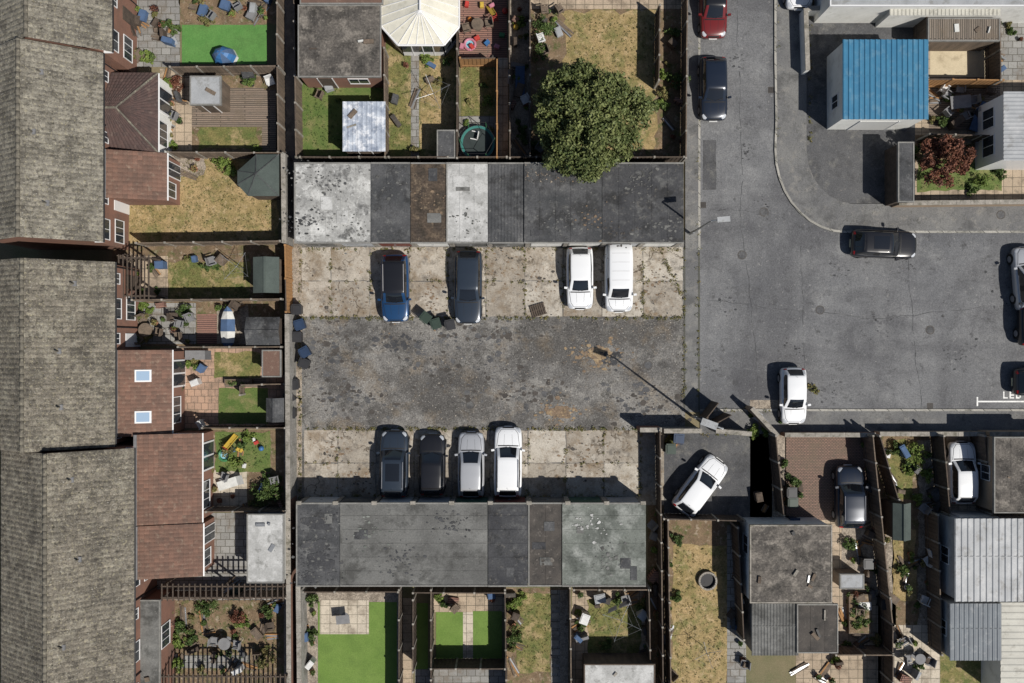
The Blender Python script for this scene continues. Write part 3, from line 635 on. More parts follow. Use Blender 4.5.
def pergola(px0,py0,px1,py1,h=2.2,m='woodd',n=9):
    x0,y1=G(px0,py0,h); x1,y0=G(px1,py1,h); e=empty('pergola',(x0+x1)/2,(y0+y1)/2); b=B()
    for x in (x0,(x0+x1)/2,x1):
        for y in (y0,y1): b.obox(x,y,0,h,.1,.1,0,m)
    for y in (y0,y1): b.box(x0-.1,y-.04,h,x1+.1,y+.04,h+.12,m)
    for i in range(n+1):
        x=x0+(x1-x0)*i/n; b.box(x-.03,y0-.2,h+.121,x+.03,y1+.2,h+.21,m)
    b.make('frame',e)
pergola(163,586,284,597,2.2,n=22); pergola(160,676,286,715,2.1,n=26); pergola(120,258,150,296,2.2,n=7)
def oct_shed(px,py,rx,ry):
    h=2.1; x,y=G(px,py,h); rx/=S;ry/=S; e=empty('octagonal_summerhouse',x,y)
    a=[(x+rx*cx,y+ry*cy) for cx,cy in ((-1,-.45),(-.5,-1),(1,-1),(1,1),(-.1,1),(-1,.2))]
    b=B(); b.prism([(x+(p-x)*.93,y+(q-y)*.93) for p,q in a],0,h-.05,'woodd'); b.make('walls',e)
    b=B()
    for i in range(6):
        p,q=a[i],a[(i+1)%6]; b.face([(*p,h-.04),(*q,h-.04),(x,y,h+.45)],'green_shed'); b.face([(*p,h-.12),(*q,h-.12),(*q,h-.04),(*p,h-.04)],'green_shed')
        b.tube((*p,h-.03),(x,y,h+.47),.03,4,'rf_dark')
    b.make('roof',e)
    b=B(); b.obox(x-rx*.9,y-ry*.2,0,1.8,.05,.8,0,'wood'); b.make('door',e)
oct_shed(258,175,20,20)
def conservatory(pts,apex,ridge,h=2.3,rise=.9):
    P3=[G(*p,h) for p in pts]; ax=G(*apex,h+rise); rx=G(*ridge,h+rise)
    e=empty('conservatory',ax[0],ax[1])
    b=B()
    for i in range(len(P3)-1):
        p,q=P3[i],P3[i+1]
        cx,cy=ax
        def ins(t,k=.94): return (cx+(t[0]-cx)*k,cy+(t[1]-cy)*k)
        p2,q2=ins(p),ins(q)
        b.face([(*p2,0),(*q2,0),(*q2,.7),(*p2,.7)],'upvc'); b.face([(*p2,.7),(*q2,.7),(*q2,h-.1),(*p2,h-.1)],'glass')
        n=max(1,int(math.hypot(p[0]-q[0],p[1]-q[1])/.7))
        for j in range(n+1):
            t=j/n; u=(p2[0]+(q2[0]-p2[0])*t,p2[1]+(q2[1]-p2[1])*t); b.tube((*u,0),(*u,h-.05),.04,4,'upvc')
        b.tube((*p2,h-.1),(*q2,h-.1),.06,4,'upvc')
    b.make('glazed_walls',e)
    b=B(); 
    for i in range(len(P3)-1):
        p,q=P3[i],P3[i+1]; n=max(1,int(math.hypot(p[0]-q[0],p[1]-q[1])/.55))
        a0,a1=((rx,ax) if i==0 else (ax,rx) if i==len(P3)-2 else (ax,ax))
        for j in range(n):
            def L(u,v,t): return (u[0]+(v[0]-u[0])*t,u[1]+(v[1]-u[1])*t)
            e0,e1=L(p,q,j/n),L(p,q,(j+1)/n); r0,r1=L(a0,a1,j/n),L(a0,a1,(j+1)/n)
            b.face([(*e0,h),(*e1,h),(*r1,h+rise),(*r0,h+rise)],'uvcream')
            b.tube((*e0,h+.02),(*r0,h+rise+.02),.028,4,'upvc')
        b.tube((*p,h-.02),(*q,h-.02),.07,6,'upvc')
    b.tube((*ax,h+rise+.04),(*rx,h+rise+.04),.08,6,'upvc')
    b.make('glazed_roof',e)
conservatory([(381,-40),(381,26),(398,45),(444,45),(459,27),(459,-40)],(420,10),(420,-40))
# ------------------------------------------------------------------ fences and walls
def fence(pts,h=1.8,m='wood',name='wooden_fence'):
    W=[G(p[0],p[1],h) for p in pts]; b=B()
    for (xa,ya),(xb,yb) in zip(W[:-1],W[1:]):
        d=math.hypot(xb-xa,yb-ya); a=math.atan2(yb-ya,xb-xa); c,s_=math.cos(a),math.sin(a)
        n=max(1,round(d/1.83)); 
        for i in range(n+1):
            t=d*i/n; b.obox(xa+c*t,ya+s_*t,0,h+.06,.12,.12,a,'coping' if m!='woodo' else m)
        k=max(1,int(d/.125))
        for i in range(k):
            t=d*(i+.5)/k; o=(.012 if i%2 else -.012)
            b.obox(xa+c*t-s_*o,ya+s_*t+c*o,.05,h-.03+R.uniform(-.03,.01),d/k*1.15,.02,a,m)
        for i in range(n):
            dz=R.uniform(-.04,.03); mm=m if R.random()<.8 else R.choice(['wood','woodd'])
            t=d*(i+.5)/n; b.obox(xa+c*t,ya+s_*t,h-.03,h+.01+dz,d/n-.12,.07,a+R.uniform(-.012,.012),mm)
            b.obox(xa+c*t+s_*.035,ya+s_*t-c*.035,.4,.48,d/n-.1,.04,a,m)
    return b.make(name)
def wall(pts,h=1.8,m='wallg',t=.22,name='garden_wall'):
    W=[G(p[0],p[1],h) for p in pts]; b=B()
    for i,((xa,ya),(xb,yb)) in enumerate(zip(W[:-1],W[1:])):
        d=math.hypot(xb-xa,yb-ya); a=math.atan2(yb-ya,xb-xa)
        b.obox((xa+xb)/2,(ya+yb)/2,0,h-.06,d,t,a,m)
        n=max(1,int(d/.9))
        for j in range(n):
            f=(j+.5)/n; b.obox(xa+(xb-xa)*f,ya+(yb-ya)*f,h-.06,h+R.uniform(-.004,.006),d/n-.012,t+.07,a+R.uniform(-.006,.006),'coping')
    return b.make(name)
for f_ in ([(170,67),(278,66)],[(168,152),(283,153)],[(136,243),(280,241)],[(132,300),(281,299)],[(178,347),(281,347)],[(206,512),(286,511)],[(158,599),(286,598)],
    [(277,-60),(277,66),(278,152)],[(293,-60),(296,157)]): fence(f_)
fence([(202,428),(285,428)],1.7,'woodd'); fence([(240,395),(240,385),(284,384)],1.0,'wood')
fence([(285,245),(286,312)],1.7,'woodo'); wall([(283,153),(284,243)],1.9); wall([(287,314),(288,500)],1.8); wall([(288,500),(289,740)],1.8,'brick')
wall([(298,586),(300,740)],1.8,'wallg')
for f_,m_ in (([(384,48),(385,157)],'wood'),([(457,-60),(457,158)],'woodd'),([(460,58),(497,58)],'woodo'),([(497,58),(497,157)],'woodo'),([(509,-60),(510,158)],'woodd'),([(530,-60),(530,156)],'woodd'),
   ([(688,-60),(686,158)],'wood'),([(660,5),(659,80)],'woodd'),([(300,157),(684,157)],'woodd'),
   ([(303,592),(398,592)],'woodd'),([(399,590),(399,740)],'woodd'),([(413,600),(413,672)],'woodd'),([(431,590),(431,740)],'woodd'),([(431,669),(505,669)],'woodd'),([(413,593),(505,593)],'woodd'),
   ([(505,590),(507,740)],'woodd'),([(570,588),(572,740)],'wood'),([(649,590),(652,740)],'woodd'),([(660,430),(664,740)],'woodd'),([(668,520),(672,740)],'wood'),
   ([(776,436),(784,516)],'woodd'),([(664,519),(745,521)],'woodd'),([(738,528),(744,640)],'woodd'),([(873,436),(893,625)],'wood'),([(880,436),(899,500)],'woodd'),([(944,436),(950,515)],'woodd'),([(985,436),(992,514)],'wood'),
   ([(930,134),(1006,136)],'woodd'),([(926,-20),(928,78)],'wood'),([(928,79),(1003,80)],'woodo'),([(1000,20),(1001,80)],'wood'),([(836,655),(893,655)],'wood'),([(893,625),(893,740)],'woodd'),([(938,515),(942,655)],'wood'),([(574,590),(650,590)],'wood')): fence(f_,1.8,m_)
wall([(899,203),(1100,201)],1.2,'brickb'); wall([(664,431),(702,431)],1.6,'wallg'); wall([(785,435),(876,435)],1.0,'brick'); wall([(716,431),(752,434)],1.7,'wallg'); wall([(752,408),(778,436)],1.5,'brickb'); wall([(880,434),(990,434)],1.0,'brickb'); wall([(990,434),(1100,434)],1.5,'brickb')
wall([(640,430),(662,430)],1.7,'brick'); wall([(806,8),(808,70)],1.1,'render'); wall([(808,8),(850,8)],1.1,'render')
b=B(); 
for px,py,a in ((706,408,.9),(716,417,.5)):
    x,y=G(px,py); b.obox(x,y,0,1.9,1.2,.06,a,'woodd'); b.obox(x-.6*math.cos(a),y-.6*math.sin(a),0,2.0,.12,.12,a,'woodd')
b.make('yard_gate')
# ------------------------------------------------------------------ foliage
def leaves(name,clumps,per,size,m,parent=None,up=.4):
    rs=np.random.RandomState(hash_s(name)%999+len(clumps)+R.randint(0,9999)); V=[];F=[];A=[];i=0
    for (cx,cy,cz,r) in clumps:
        n=per; d=rs.normal(size=(n,3)); d/=np.linalg.norm(d,axis=1)[:,None]; rad=r*rs.uniform(.3,1,n)**.6
        p=d*rad[:,None]*[1,1,.8]+[cx,cy,cz]; tone=rs.uniform(-.3,.3)
        nn=rs.normal(size=(n,3))+d*.6; nn[:,2]+=up; nn/=np.linalg.norm(nn,axis=1)[:,None]
        t=np.cross(nn,rs.normal(size=(n,3))); t/=np.linalg.norm(t,axis=1)[:,None]; u=np.cross(nn,t)
        s_=size*rs.uniform(.6,1.3,n)[:,None]
        q=np.stack([p-t*s_,p-u*s_*.55,p+t*s_,p+u*s_*.55],1).reshape(-1,3)
        V.append(q); F.append((np.arange(n*4)+i).reshape(-1,4)); i+=n*4
        a=np.clip(rs.uniform(.1,.9,n)+tone,0,1); A.append(np.repeat(a,4))
    V=np.concatenate(V);F=np.concatenate(F);A=np.concatenate(A)
    c=np.array([V[:,0].mean(),V[:,1].mean(),V[:,2].min()]) if parent is None else np.array(parent.location)
    me=bpy.data.meshes.new(name); me.from_pydata((V-c).tolist(),[],F.tolist()); me.materials.append(M[m])
    at=me.attributes.new('rnd','FLOAT','POINT'); at.data.foreach_set('value',A.astype(np.float32))
    o=bpy.data.objects.new(name,me); link(o)
    if parent: o.parent=parent
    else: o.location=c
    return o
def tree(name,px,py,h,rad,m,nc=150,per=170,size=.13,wob_=.06,cs=(.10,.19)):
    x,y=G(px,py,h*.6); e=empty(name,x,y); b=B(); cz=h*.6; cl=[]
    b.cyl(x,y,0,h*.35,.22*rad/3.4+.03,.15*rad/3.4+.02,10,'bark')
    for i in range(nc):
        t=R.uniform(0,2*math.pi); ph=math.acos(R.uniform(-.5,1)); k=R.uniform(.68,.95) if i%4 else R.uniform(.2,.65)
        wob=1+wob_*math.sin(3*t+1)+wob_*.7*math.sin(8*t)+R.uniform(-.04,.04)
        cx=x+rad*k*wob*math.sin(ph)*math.cos(t); cy=y+rad*k*wob*math.sin(ph)*math.sin(t); zz=cz+h*.37*k*math.cos(ph)
        cl.append((cx,cy,zz,rad*R.uniform(*cs)))
        if i%8==0: 
            z0=h*R.uniform(.25,.4); mid=(x+(cx-x)*.4,y+(cy-y)*.4,z0+(zz-z0)*.6)
            b.tube((x,y,z0),mid,.07*rad/3.4,6,'bark',.05*rad/3.4); b.tube(mid,(cx,cy,zz),.05*rad/3.4,5,'bark',.02)
    b.make('trunk',e); leaves('crown',cl,per,size,m,e)
tree('broadleaf_tree',589,119,7.0,3.55,'leaf',nc=360,per=140,size=.105,wob_=.07,cs=(.08,.17))
tree('copper_tree',945,160,3.2,1.6,'redleaf',nc=90,per=110,size=.08,wob_=.1,cs=(.12,.22))
def bush(px,py,r,m='bush',name='garden_shrub',h=None):
    x,y=G(px,py,r/S); r/=S; h=h or r*1.1; cl=[]
    for i in range(int(6+r*14)):
        t=R.uniform(0,6.3); k=R.uniform(0,.85); cl.append((x+r*k*math.cos(t),y+r*k*math.sin(t),h*R.uniform(.25,1)*(1-.4*k),r*R.uniform(.2,.4)))
    leaves(name,cl,int(70),.06,m)
def pot(px,py,r=.2,m='terracotta',pl='bush'):
    x,y=G(px,py); e=empty('potted_plant',x,y); b=B(); b.cyl(x,y,0,r*1.6,r*.7,r,12,m); b.cyl(x,y,r*1.6,r*1.75,r*1.12,r*1.12,12,m); b.make('pot',e)
    leaves('foliage',[(x+R.uniform(-.5,.5)*r,y+R.uniform(-.5,.5)*r,r*2.3,r*1.1) for _ in range(3)],40,.06,pl,e)
def wbin(px,py,m='bin_black',a=0):
    x,y=G(px,py); e=empty('wheelie_bin',x,y); e.rotation_euler=(0,0,a)
    b=B(); b.obox(0,0,.06,.95,.55,.62,0,m,.8); b.make('body',e,local=True)
    b=B(); b.obox(.02,0,.955,1.02,.62,.68,0,m); b.obox(.0,0,1.02,1.05,.45,.5,0,m); b.tube((-.33,-.25,1.0),(-.33,.25,1.0),.025,6,m); b.make('lid',e,local=True)
    b=B()
    for s_ in (-1,1): b.tube((-.2,s_*.24,.1),(-.2,s_*.30,.1),.1,12,'rubber')
    b.make('wheels',e,local=True)
def chair(x,y,a,m):
    e=empty('garden_chair',x,y); e.rotation_euler=(0,0,a); b=B()
    b.obox(0,0,.42,.46,.5,.5,0,m); b.obox(-.24,0,.46,.95,.05,.5,0,m)
    for i in (-1,1):
        b.obox(0,i*.25,.62,.66,.46,.06,0,m)
        for j in (-1,1): b.tube((j*.2,i*.22,0),(j*.2,i*.22,.44),.02,5,m)
    b.make('seat',e,local=True)
def table(px,py,r=.5,m='white_plastic',n=4,round_=True):
    x,y=G(px,py); e=empty('garden_table',x,y); b=B()
    if round_: b.cyl(x,y,.7,.74,r,r,20,m)
    else: b.obox(x,y,.7,.74,r*2.2,r*1.4,.1,m)
    b.cyl(x,y,0,.7,.05,.05,8,m); b.cyl(x,y,0,.03,.25,.25,10,m); b.make('top',e)
    for i in range(n):
        t=2*math.pi*i/n+R.uniform(-.3,.3); chair(x+(r+.35)*math.cos(t),y+(r+.35)*math.sin(t),t+math.pi,m)
def trampoline(px,py,r):
    x,y=G(px,py); e=empty('trampoline',x,y); b=B(); r/=S; n=28
    for i in range(n):
        a,c=2*math.pi*i/n,2*math.pi*(i+1)/n
        q=lambda t,k,z:(x+r*k*math.cos(t),y+r*k*math.sin(t),z)
        b.face([q(a,.86,.6),q(c,.86,.6),q(c,1,.62),q(a,1,.62)][::-1],'teal_plastic'); b.tube(q(a,1,.58),q(c,1,.58),.03,5,'metal')
        b.face([q(a,.86,.595),q(c,.86,.595),(x,y,.55)],'net')
    for i in range(6):
        t=2*math.pi*i/6; b.tube((x+r*math.cos(t),y+r*math.sin(t),0),(x+r*1.02*math.cos(t),y+r*1.02*math.sin(t),1.9),.025,6,'green_plastic')
        t2=2*math.pi*(i+1)/6; b.tube((x+r*1.02*math.cos(t),y+r*1.02*math.sin(t),1.9),(x+r*1.02*math.cos(t2),y+r*1.02*math.sin(t2),1.9),.015,5,'black')
    b.make('frame',e)
def dryer(px,py,r=1.1,cloth=()):
    x,y=G(px,py,1.8); e=empty('rotary_clothes_dryer',x,y); b=B(); b.cyl(x,y,0,1.9,.02,.02,6,'metal')
    a0=R.uniform(0,1.5)
    for i in range(4):
        t=a0+math.pi/2*i; b.tube((x,y,1.5),(x+r*math.cos(t),y+r*math.sin(t),1.85),.014,5,'metal')
    for k in (.55,.95):
        for i in range(4):
            t=a0+math.pi/2*i; t2=t+math.pi/2; z=1.5+.35*k; b.tube((x+r*k*math.cos(t),y+r*k*math.sin(t),z),(x+r*k*math.cos(t2),y+r*k*math.sin(t2),z),.005,4,'cloth_grey')
    b.make('frame',e)
    b=B()
    for k,c in enumerate(cloth):
        t=a0+math.pi/2*k; t2=t+math.pi/2; q=.9-.2*(k%2); z=1.5+.35*q
        p0=(x+r*q*math.cos(t),y+r*q*math.sin(t)); p1=(x+r*q*math.cos(t2),y+r*q*math.sin(t2))
        dx,dy=(p1[0]-p0[0]),(p1[1]-p0[1])
        for f0,f1 in ((.1,.4),(.5,.85)):
            a_=(p0[0]+dx*f0,p0[1]+dy*f0); b_=(p0[0]+dx*f1,p0[1]+dy*f1)
            b.face([(*a_,z),(*b_,z),(b_[0]+.1,b_[1]+.06,z-.7),(a_[0]+.08,a_[1]+.1,z-.65)],c)
    if b.v: b.make('washing',e)
def crate(px,py,lx,ly,h,a,m,name='storage_box'):
    x,y=G(px,py); b=B(); b.obox(x,y,0,h*.85,lx*.95,ly*.95,a,m); b.obox(x,y,h*.85,h,lx,ly,a,m); b.obox(x,y,h,h+.03,lx*.8,ly*.8,a,m); b.make(name)
def ball(px,py,r,m): x,y=G(px,py); b=B(); b.ball(x,y,r,r,r,r,m,14,10); b.make('play_ball',smooth=True)
def slide(px,py,a):
    x,y=G(px,py); e=empty('toy_slide',x,y); e.rotation_euler=(0,0,a); e.scale=(.7,.7,.7); b=B()
    b.face([(-.5,-.2,1),(.8,-.2,.1),(.8,.2,.1),(-.5,.2,1)],'yellow_plastic')
    for s_ in (-.22,.22): b.tube((-.5,s_,1.05),(.8,s_,.15),.04,6,'yellow_plastic'); b.tube((-.5,s_,1.2),(-.9,s_,0),.03,6,'red_plastic')
    for i in range(4): t=i/4; b.tube((-.6-.25*t,-.22,.85-.8*t),(-.6-.25*t,.22,.85-.8*t),.03,6,'red_plastic')
    b.make('chute',e,local=True)
def pool(px,py,r,m='blue_plastic'):
    x,y=G(px,py); e=empty('paddling_pool',x,y); b=B(); n=20
    for i in range(n):
        t,t2=2*math.pi*i/n,2*math.pi*(i+1)/n; b.tube((x+r*math.cos(t),y+r*math.sin(t),.12),(x+r*math.cos(t2),y+r*math.sin(t2),.12),.09,8,m)
    b.cyl(x,y,.02,.08,r,r,20,P('pool_water',(.25,.5,.6),.1)); b.make('ring',e)
def planter(px,py,lx,ly,a=0,pl='bush'):
    x,y=G(px,py); e=empty('raised_planter',x,y); b=B(); b.obox(x,y,0,.4,lx,ly,a,'wood'); b.obox(x,y,.4,.405,lx-.12,ly-.12,a,'soil'); b.make('box',e)
    n=max(2,int(lx*ly*6)); leaves('foliage',[(x+R.uniform(-.4,.4)*lx,y+R.uniform(-.4,.4)*ly,.5,.15) for _ in range(n)],40,.06,pl,e)
def lounger(px,py,a,m='cloth_grey'):
    x,y=G(px,py); e=empty('sun_lounger',x,y); e.rotation_euler=(0,0,a); b=B()
    b.obox(-.2,0,.3,.36,1.3,.6,0,m); b.face([(.45,-.3,.36),(1.0,-.3,.75),(1.0,.3,.75),(.45,.3,.36)],m)
    for i in (-1,1):
        for j in (-.8,.4): b.tube((j,i*.27,0),(j,i*.27,.32),.02,5,'metal')
    b.make('seat',e,local=True)
def clutter(x0,y0,x1,y1,n,seed):
    r=random.Random(seed)
    for i in range(int(n*1.5)):
        px,py=r.uniform(x0,x1),r.uniform(y0,y1); k=r.random()
        if k<.26: pot(px,py,r.uniform(.1,.2),r.choice(['terracotta','terracotta','bin_black','cloth_grey','woodd']),r.choice(['bush','bush','bushl','dryleaf','redleaf']))
        elif k<.50: bush(px,py,r.uniform(3.5,8.5),r.choice(['bush','bush','bush','bushl','dryleaf','dryleaf']))
        elif k<.74: crate(px,py,r.uniform(.25,.9),r.uniform(.2,.6),r.uniform(.2,.8),r.uniform(0,3),r.choice(['cloth_grey','wood','white_plastic','woodd','woodd','shedgrey','bin_black','deckred','cloth_blue','rf_dark','rf_br2']))
        elif k<.90:
            x,y=G(px,py); b=B(); a=r.uniform(0,3); L=r.uniform(.6,1.8)
            for q in range(4): b.obox(x-.1*q*math.sin(a),y+.1*q*math.cos(a),.0+.03*q,.03+.03*q,L*r.uniform(.7,1),.09,a+r.uniform(-.15,.15),r.choice(['wood','woodo','woodd','wood','metal']))
            b.make('timber_planks')
        else: chair(*G(px,py),r.uniform(0,6),r.choice(['white_plastic','cloth_grey','wood','woodd','cloth_grey']))
for q in ((122,8,176,62,22,1),(182,0,270,20,14,2),(162,75,188,146,8,3),(245,72,274,86,5,4),(168,156,200,178,5,5),(124,258,166,298,9,6),(172,258,246,268,6,7),(126,304,194,342,20,8),(216,304,246,316,4,9),
  (182,350,210,425,5,10),(208,434,250,508,10,11),(250,476,284,508,6,12),(165,604,280,670,28,13),(390,55,450,150,6,14),(462,60,494,150,5,15),(512,5,528,150,14,16),(534,5,565,150,11,17),(656,5,684,150,9,18),
  (304,590,316,680,6,19),(508,592,520,668,9,20),(576,592,586,655,6,21),(588,594,648,606,6,22),(640,600,648,655,4,23),(845,520,888,572,14,24),(842,590,890,650,14,25),(882,440,942,510,20,26),(895,545,935,620,14,27),(895,630,935,680,7,28),
  (932,84,996,130,12,29),(918,140,1000,150,7,30),(786,455,800,515,4,31),(752,410,780,515,6,32),(664,436,680,450,3,33),(990,20,1000,75,3,34),(800,660,838,683,6,35),(434,594,500,606,4,36),(306,85,340,100,2,37),(730,540,744,680,7,38),(665,525,672,680,5,39),(205,580,245,596,3,40),(650,510,660,680,10,41),(990,22,1020,75,6,42),(855,440,872,516,4,43)): clutter(*q)
for q in ((176,82,9,'redleaf'),(220,163,13,'bushl'),(232,172,9,'bushl'),(447,155,11,'bush'),(262,496,16,'bush'),(272,486,10,'bush'),(660,72,7,'bushl'),(678,78,13,'bush'),(664,92,8,'dryleaf'),(547,25,14,'bush'),(540,50,10,'bush'),(921,455,12,'bushl'),(900,450,9,'bush'),(930,475,8,'bushl'),
  (205,610,12,'bush'),(235,620,10,'redleaf'),(190,640,9,'bush'),(262,660,12,'dryleaf'),(268,612,9,'bush'),(175,665,9,'bushl'),(512,605,8,'bushl'),(513,640,9,'bush'),(520,600,7,'bushl'),(678,600,8,'bush'),(677,540,8,'bush'),(916,150,8,'bush'),(985,180,9,'bushl'),(975,188,7,'bush'),(1002,172,8,'bush'),(255,150,6,'bushl'),(136,150,4,'bush'),(919,500,7,'bushl'),(855,600,8,'bush'),(858,625,7,'bushl'),(905,520,6,'bush'),(605,645,7,'bush'),(375,60,8,'bush'),(445,60,7,'bush'),(520,20,8,'bushl'),(522,130,8,'bush')): bush(*q)
trampoline(478,145,17); dryer(433,92,1.2); dryer(622,622,1.35,('cloth_white',)); dryer(235,266,1.1); dryer(708,655,.9)
table(915,655,.35,'cloth_grey',2); table(955,105,.6,'cloth_grey',5,False); table(478,28,.4,'wood',2); table(150,330,.45,'wood',3); table(228,640,.4,'cloth_grey',2); table(345,616,.4,'cloth_grey',0,False)
slide(492,14,2); slide(232,442,1); ball(505,12,.2,'red_plastic'); ball(470,20,.16,'orange_plastic'); ball(240,462,.14,'yellow_plastic'); ball(262,448,.18,'blue_plastic'); ball(516,28,.2,'yellow_plastic')
pool(470,45,.35,'pink_plastic'); pool(225,455,.35,'green_plastic'); lounger(200,355,0); lounger(975,120,1.2,'cloth_blue'); lounger(520,85,1.57,'cloth_blue'); lounger(232,482,.3,'cloth_white')
planter(858,612,1.5,2.6,.0); planter(860,585,1,.4); planter(240,382,1.8,.4); planter(610,672,1.2,.5)
for i in range(9): crate(462+i*5,8+R.uniform(-4,40),.35,.25,.3,R.uniform(0,3),R.choice(['red_plastic','blue_plastic','yellow_plastic','green_plastic','pink_plastic']),'toy_box')
for i in range(6): crate(222+R.uniform(0,45),436+R.uniform(0,32),.3,.22,.2,R.uniform(0,3),R.choice(['red_plastic','blue_plastic','yellow_plastic','white_plastic']),'toy_box')
def tent(px,py,r):
    x,y=G(px,py); b=B(); n=8; k=5
    for i in range(n):
        m_='blue_plastic' if i%2 else 'cloth_blue'
        for j in range(k):
            p=lambda a,c:(x+r*math.cos(a)*math.cos(c),y+r*.8*math.sin(a)*math.cos(c),1.1*math.sin(c))
            a0,a1=2*math.pi*i/n,2*math.pi*(i+1)/n; c0,c1=math.pi/2*j/k,math.pi/2*(j+1)/k
            b.face([p(a0,c0),p(a1,c0),p(a1,c1),p(a0,c1)],m_ if j>0 else 'white_plastic')
    b.make('play_tent')
tent(226,58,.85)
x,y=G(231,327); b=B(); pr=[(-1.3,.2),(-1.05,.4),(-.3,.48),(.5,.45),(1.0,.3),(1.35,.03)]
for i in range(5):
    (a,wa),(c,wc)=pr[i],pr[i+1]
    for s_ in (-1,1): 
        b.face([(x+s_*wa,y+a,.6),(x+s_*wc,y+c,.6),(x+s_*wc*.4,y+c,.1),(x+s_*wa*.4,y+a,.1)],'white_plastic')
        b.face([(x+s_*wa,y+a,.6),(x+s_*wc,y+c,.6),(x,y+c,.74),(x,y+a,.74)],'cloth_white' if i%2 else 'cloth_blue')
b.make('covered_dinghy')
x,y=G(707,580); b=B(); 
for i in range(20):
    t=2*math.pi*i/20; b.obox(x+.55*math.cos(t),y+.55*math.sin(t),0,.3,.12,.18,t,'coping')
b.cyl(x,y,0,.1,.5,.5,18,'black'); b.make('fire_pit')
b=B()
for i in range(10): 
    x,y=G(555,598+i*9); b.obox(x,y,0,.05,.5,.4,R.uniform(-.1,.1),'coping')
b.make('stepping_stones')
for q in ((303,325,'bin_blue',.3),(300,337,'bin_black',0),(308,352,'bin_blue',.5),(307,363,'bin_black',1.2),(297,384,'bin_black',.1),(293,396,'bin_black',.4),(294,412,'bin_black',0),(437,324,'bin_green',.3),(451,325,'bin_black',.2),(427,318,'bin_green',.9),(300,310,'bin_black',0),
    (787,490,'bin_black',0),(788,500,'bin_green',0),(880,600,'bin_black',0),(676,437,'bin_blue',1.5),(240,590,'bin_green',0),(668,447,'bin_green',0),(862,560,'bin_black',0),(790,520,'bin_blue',0)): wbin(*q)
x,y=G(538,310); b=B()
for i in range(7): b.obox(x-.42+.14*i,y,.1,.13,.1,.8,0.0,'woodd')
for j in (-.35,0,.35): b.obox(x,y+j,0,.1,1,.09,0,'woodd')
o=b.make('wooden_pallet'); o.rotation_euler=(0,0,.3)
for px,py in ((764,212),(742,255),(648,365),(930,330),(706,30),(820,310),(470,405),(1000,215)):
    x,y=G(px,py); b=B(); z0=.012 if py!=215 else .104; b.cyl(x,y,z0-.004,z0,.3,.3,24,'iron'); b.cyl(x,y,z0,z0+.004,.25,.25,24,'road_dark'); b.make('manhole_cover')
for px,py in ((703,205),(771,90),(900,236),(930,406)):
    x,y=G(px,py); b=B(); b.obox(x,y,.008,.013,.4,.4,0,'iron'); 
    for i in range(5): b.obox(x-.15+i*.075,y,.013,.017,.03,.34,0,'black')
    b.make('drain_grate')
def lamp(px,py,h,a,arm=1.2,k=1):
    x,y=G(px,py); e=empty('street_lamp',x,y); e.rotation_euler=(0,0,a); b=B()
    b.cyl(0,0,0,1.2,.10,.095,12,'metal'); b.cyl(0,0,1.2,h,.075,.055,10,'metal'); b.tube((0,0,h),(arm*.5,0,h+.12),.04,8,'metal'); b.tube((arm*.5,0,h+.12),(arm,0,h+.16),.035,8,'metal')
    b.make('column',e,local=True)
    b=B(); b.obox(arm+.25,0,h+.10,h+.24,.75*k,.32*k,0,'shedgrey',.8); b.obox(arm+.25,0,h+.06,h+.1,.55*k,.22*k,0,'glassb'); b.make('lantern',e,local=True)
lamp(690,234,6,math.radians(5),.4); lamp(692,416,8,math.radians(160),.6,1.25)
b=B(); x0,y0=G(978,401.5); x1,_=G(1100,0); b.box(x0,y0-.05,.013,x1,y0+.05,.0165,'white'); b.box(x0-.1,y0-.3,.013,x0,y0+.3,.0165,'white'); b.make('parking_bay_line')
# painted letters L E D as flat strokes
b=B(); x,y=G(1003,398.5); h_,w_,t_=.46,.30,.09; z=.0135
def st_(ox,x0,y0,x1,y1): b.box(x+ox+x0,y+y0,z-.001,x+ox+x1,y+y1,z+.003,'white')
st_(0,0,0,t_,h_); st_(0,t_,0,w_,t_)
for yy in (0,h_/2-t_/2,h_-t_): st_(.42,t_,yy,w_,yy+t_)
st_(.42,0,0,t_,h_)
st_(.84,0,0,t_,h_); st_(.84,t_,0,w_-.06,t_); st_(.84,t_,h_-t_,w_-.06,h_); st_(.84,w_-.06,t_*.7,w_+.03,h_-t_*.7)
b.make('road_marking_lettering')
W_=[]
def weed_line(p,q,n,sp=3):
    for i in range(n):
        t=R.random(); x,y=G(p[0]+(q[0]-p[0])*t+R.uniform(-sp,sp)*.4,p[1]+(q[1]-p[1])*t+R.uniform(-sp,sp)*.4); W_.append((x,y,.05,R.uniform(.05,.2)))
for q in (((300,250),(300,500),70),((300,318),(684,318),150),((304,429),(640,429),130),((331,250),(331,316),12),((370,250),(370,316),10),((409,250),(409,316),14),((448,250),(448,316),12),((486,250),(486,316),14),((525,250),(525,316),16),((563,250),(563,316),10),((643,250),(643,316),20),((684,250),(684,400),34),((300,249),(684,249),80),((300,281),(684,281),50),((304,463),(640,463),30),((304,496),(640,496),60),((700,434),(1020,434),60),((700,411),(770,411),10),((640,430),(640,500),20),((810,8),(810,150),25),((660,250),(684,300),30),((338,430),(338,498),8),((528,430),(528,498),10),((566,430),(566,498),12),((604,430),(604,498),14),((290,590),(290,683),16),((698,0),(698,400),50),((777,0),(777,140),12)): weed_line(*q)
leaves('weeds',W_,22,.045,'dryleaf')
leaves('weed_clump',[(*G(812,388),.15,.28),(*G(816,391),.12,.22),(*G(808,386),.1,.2)],60,.08,'dryleaf')
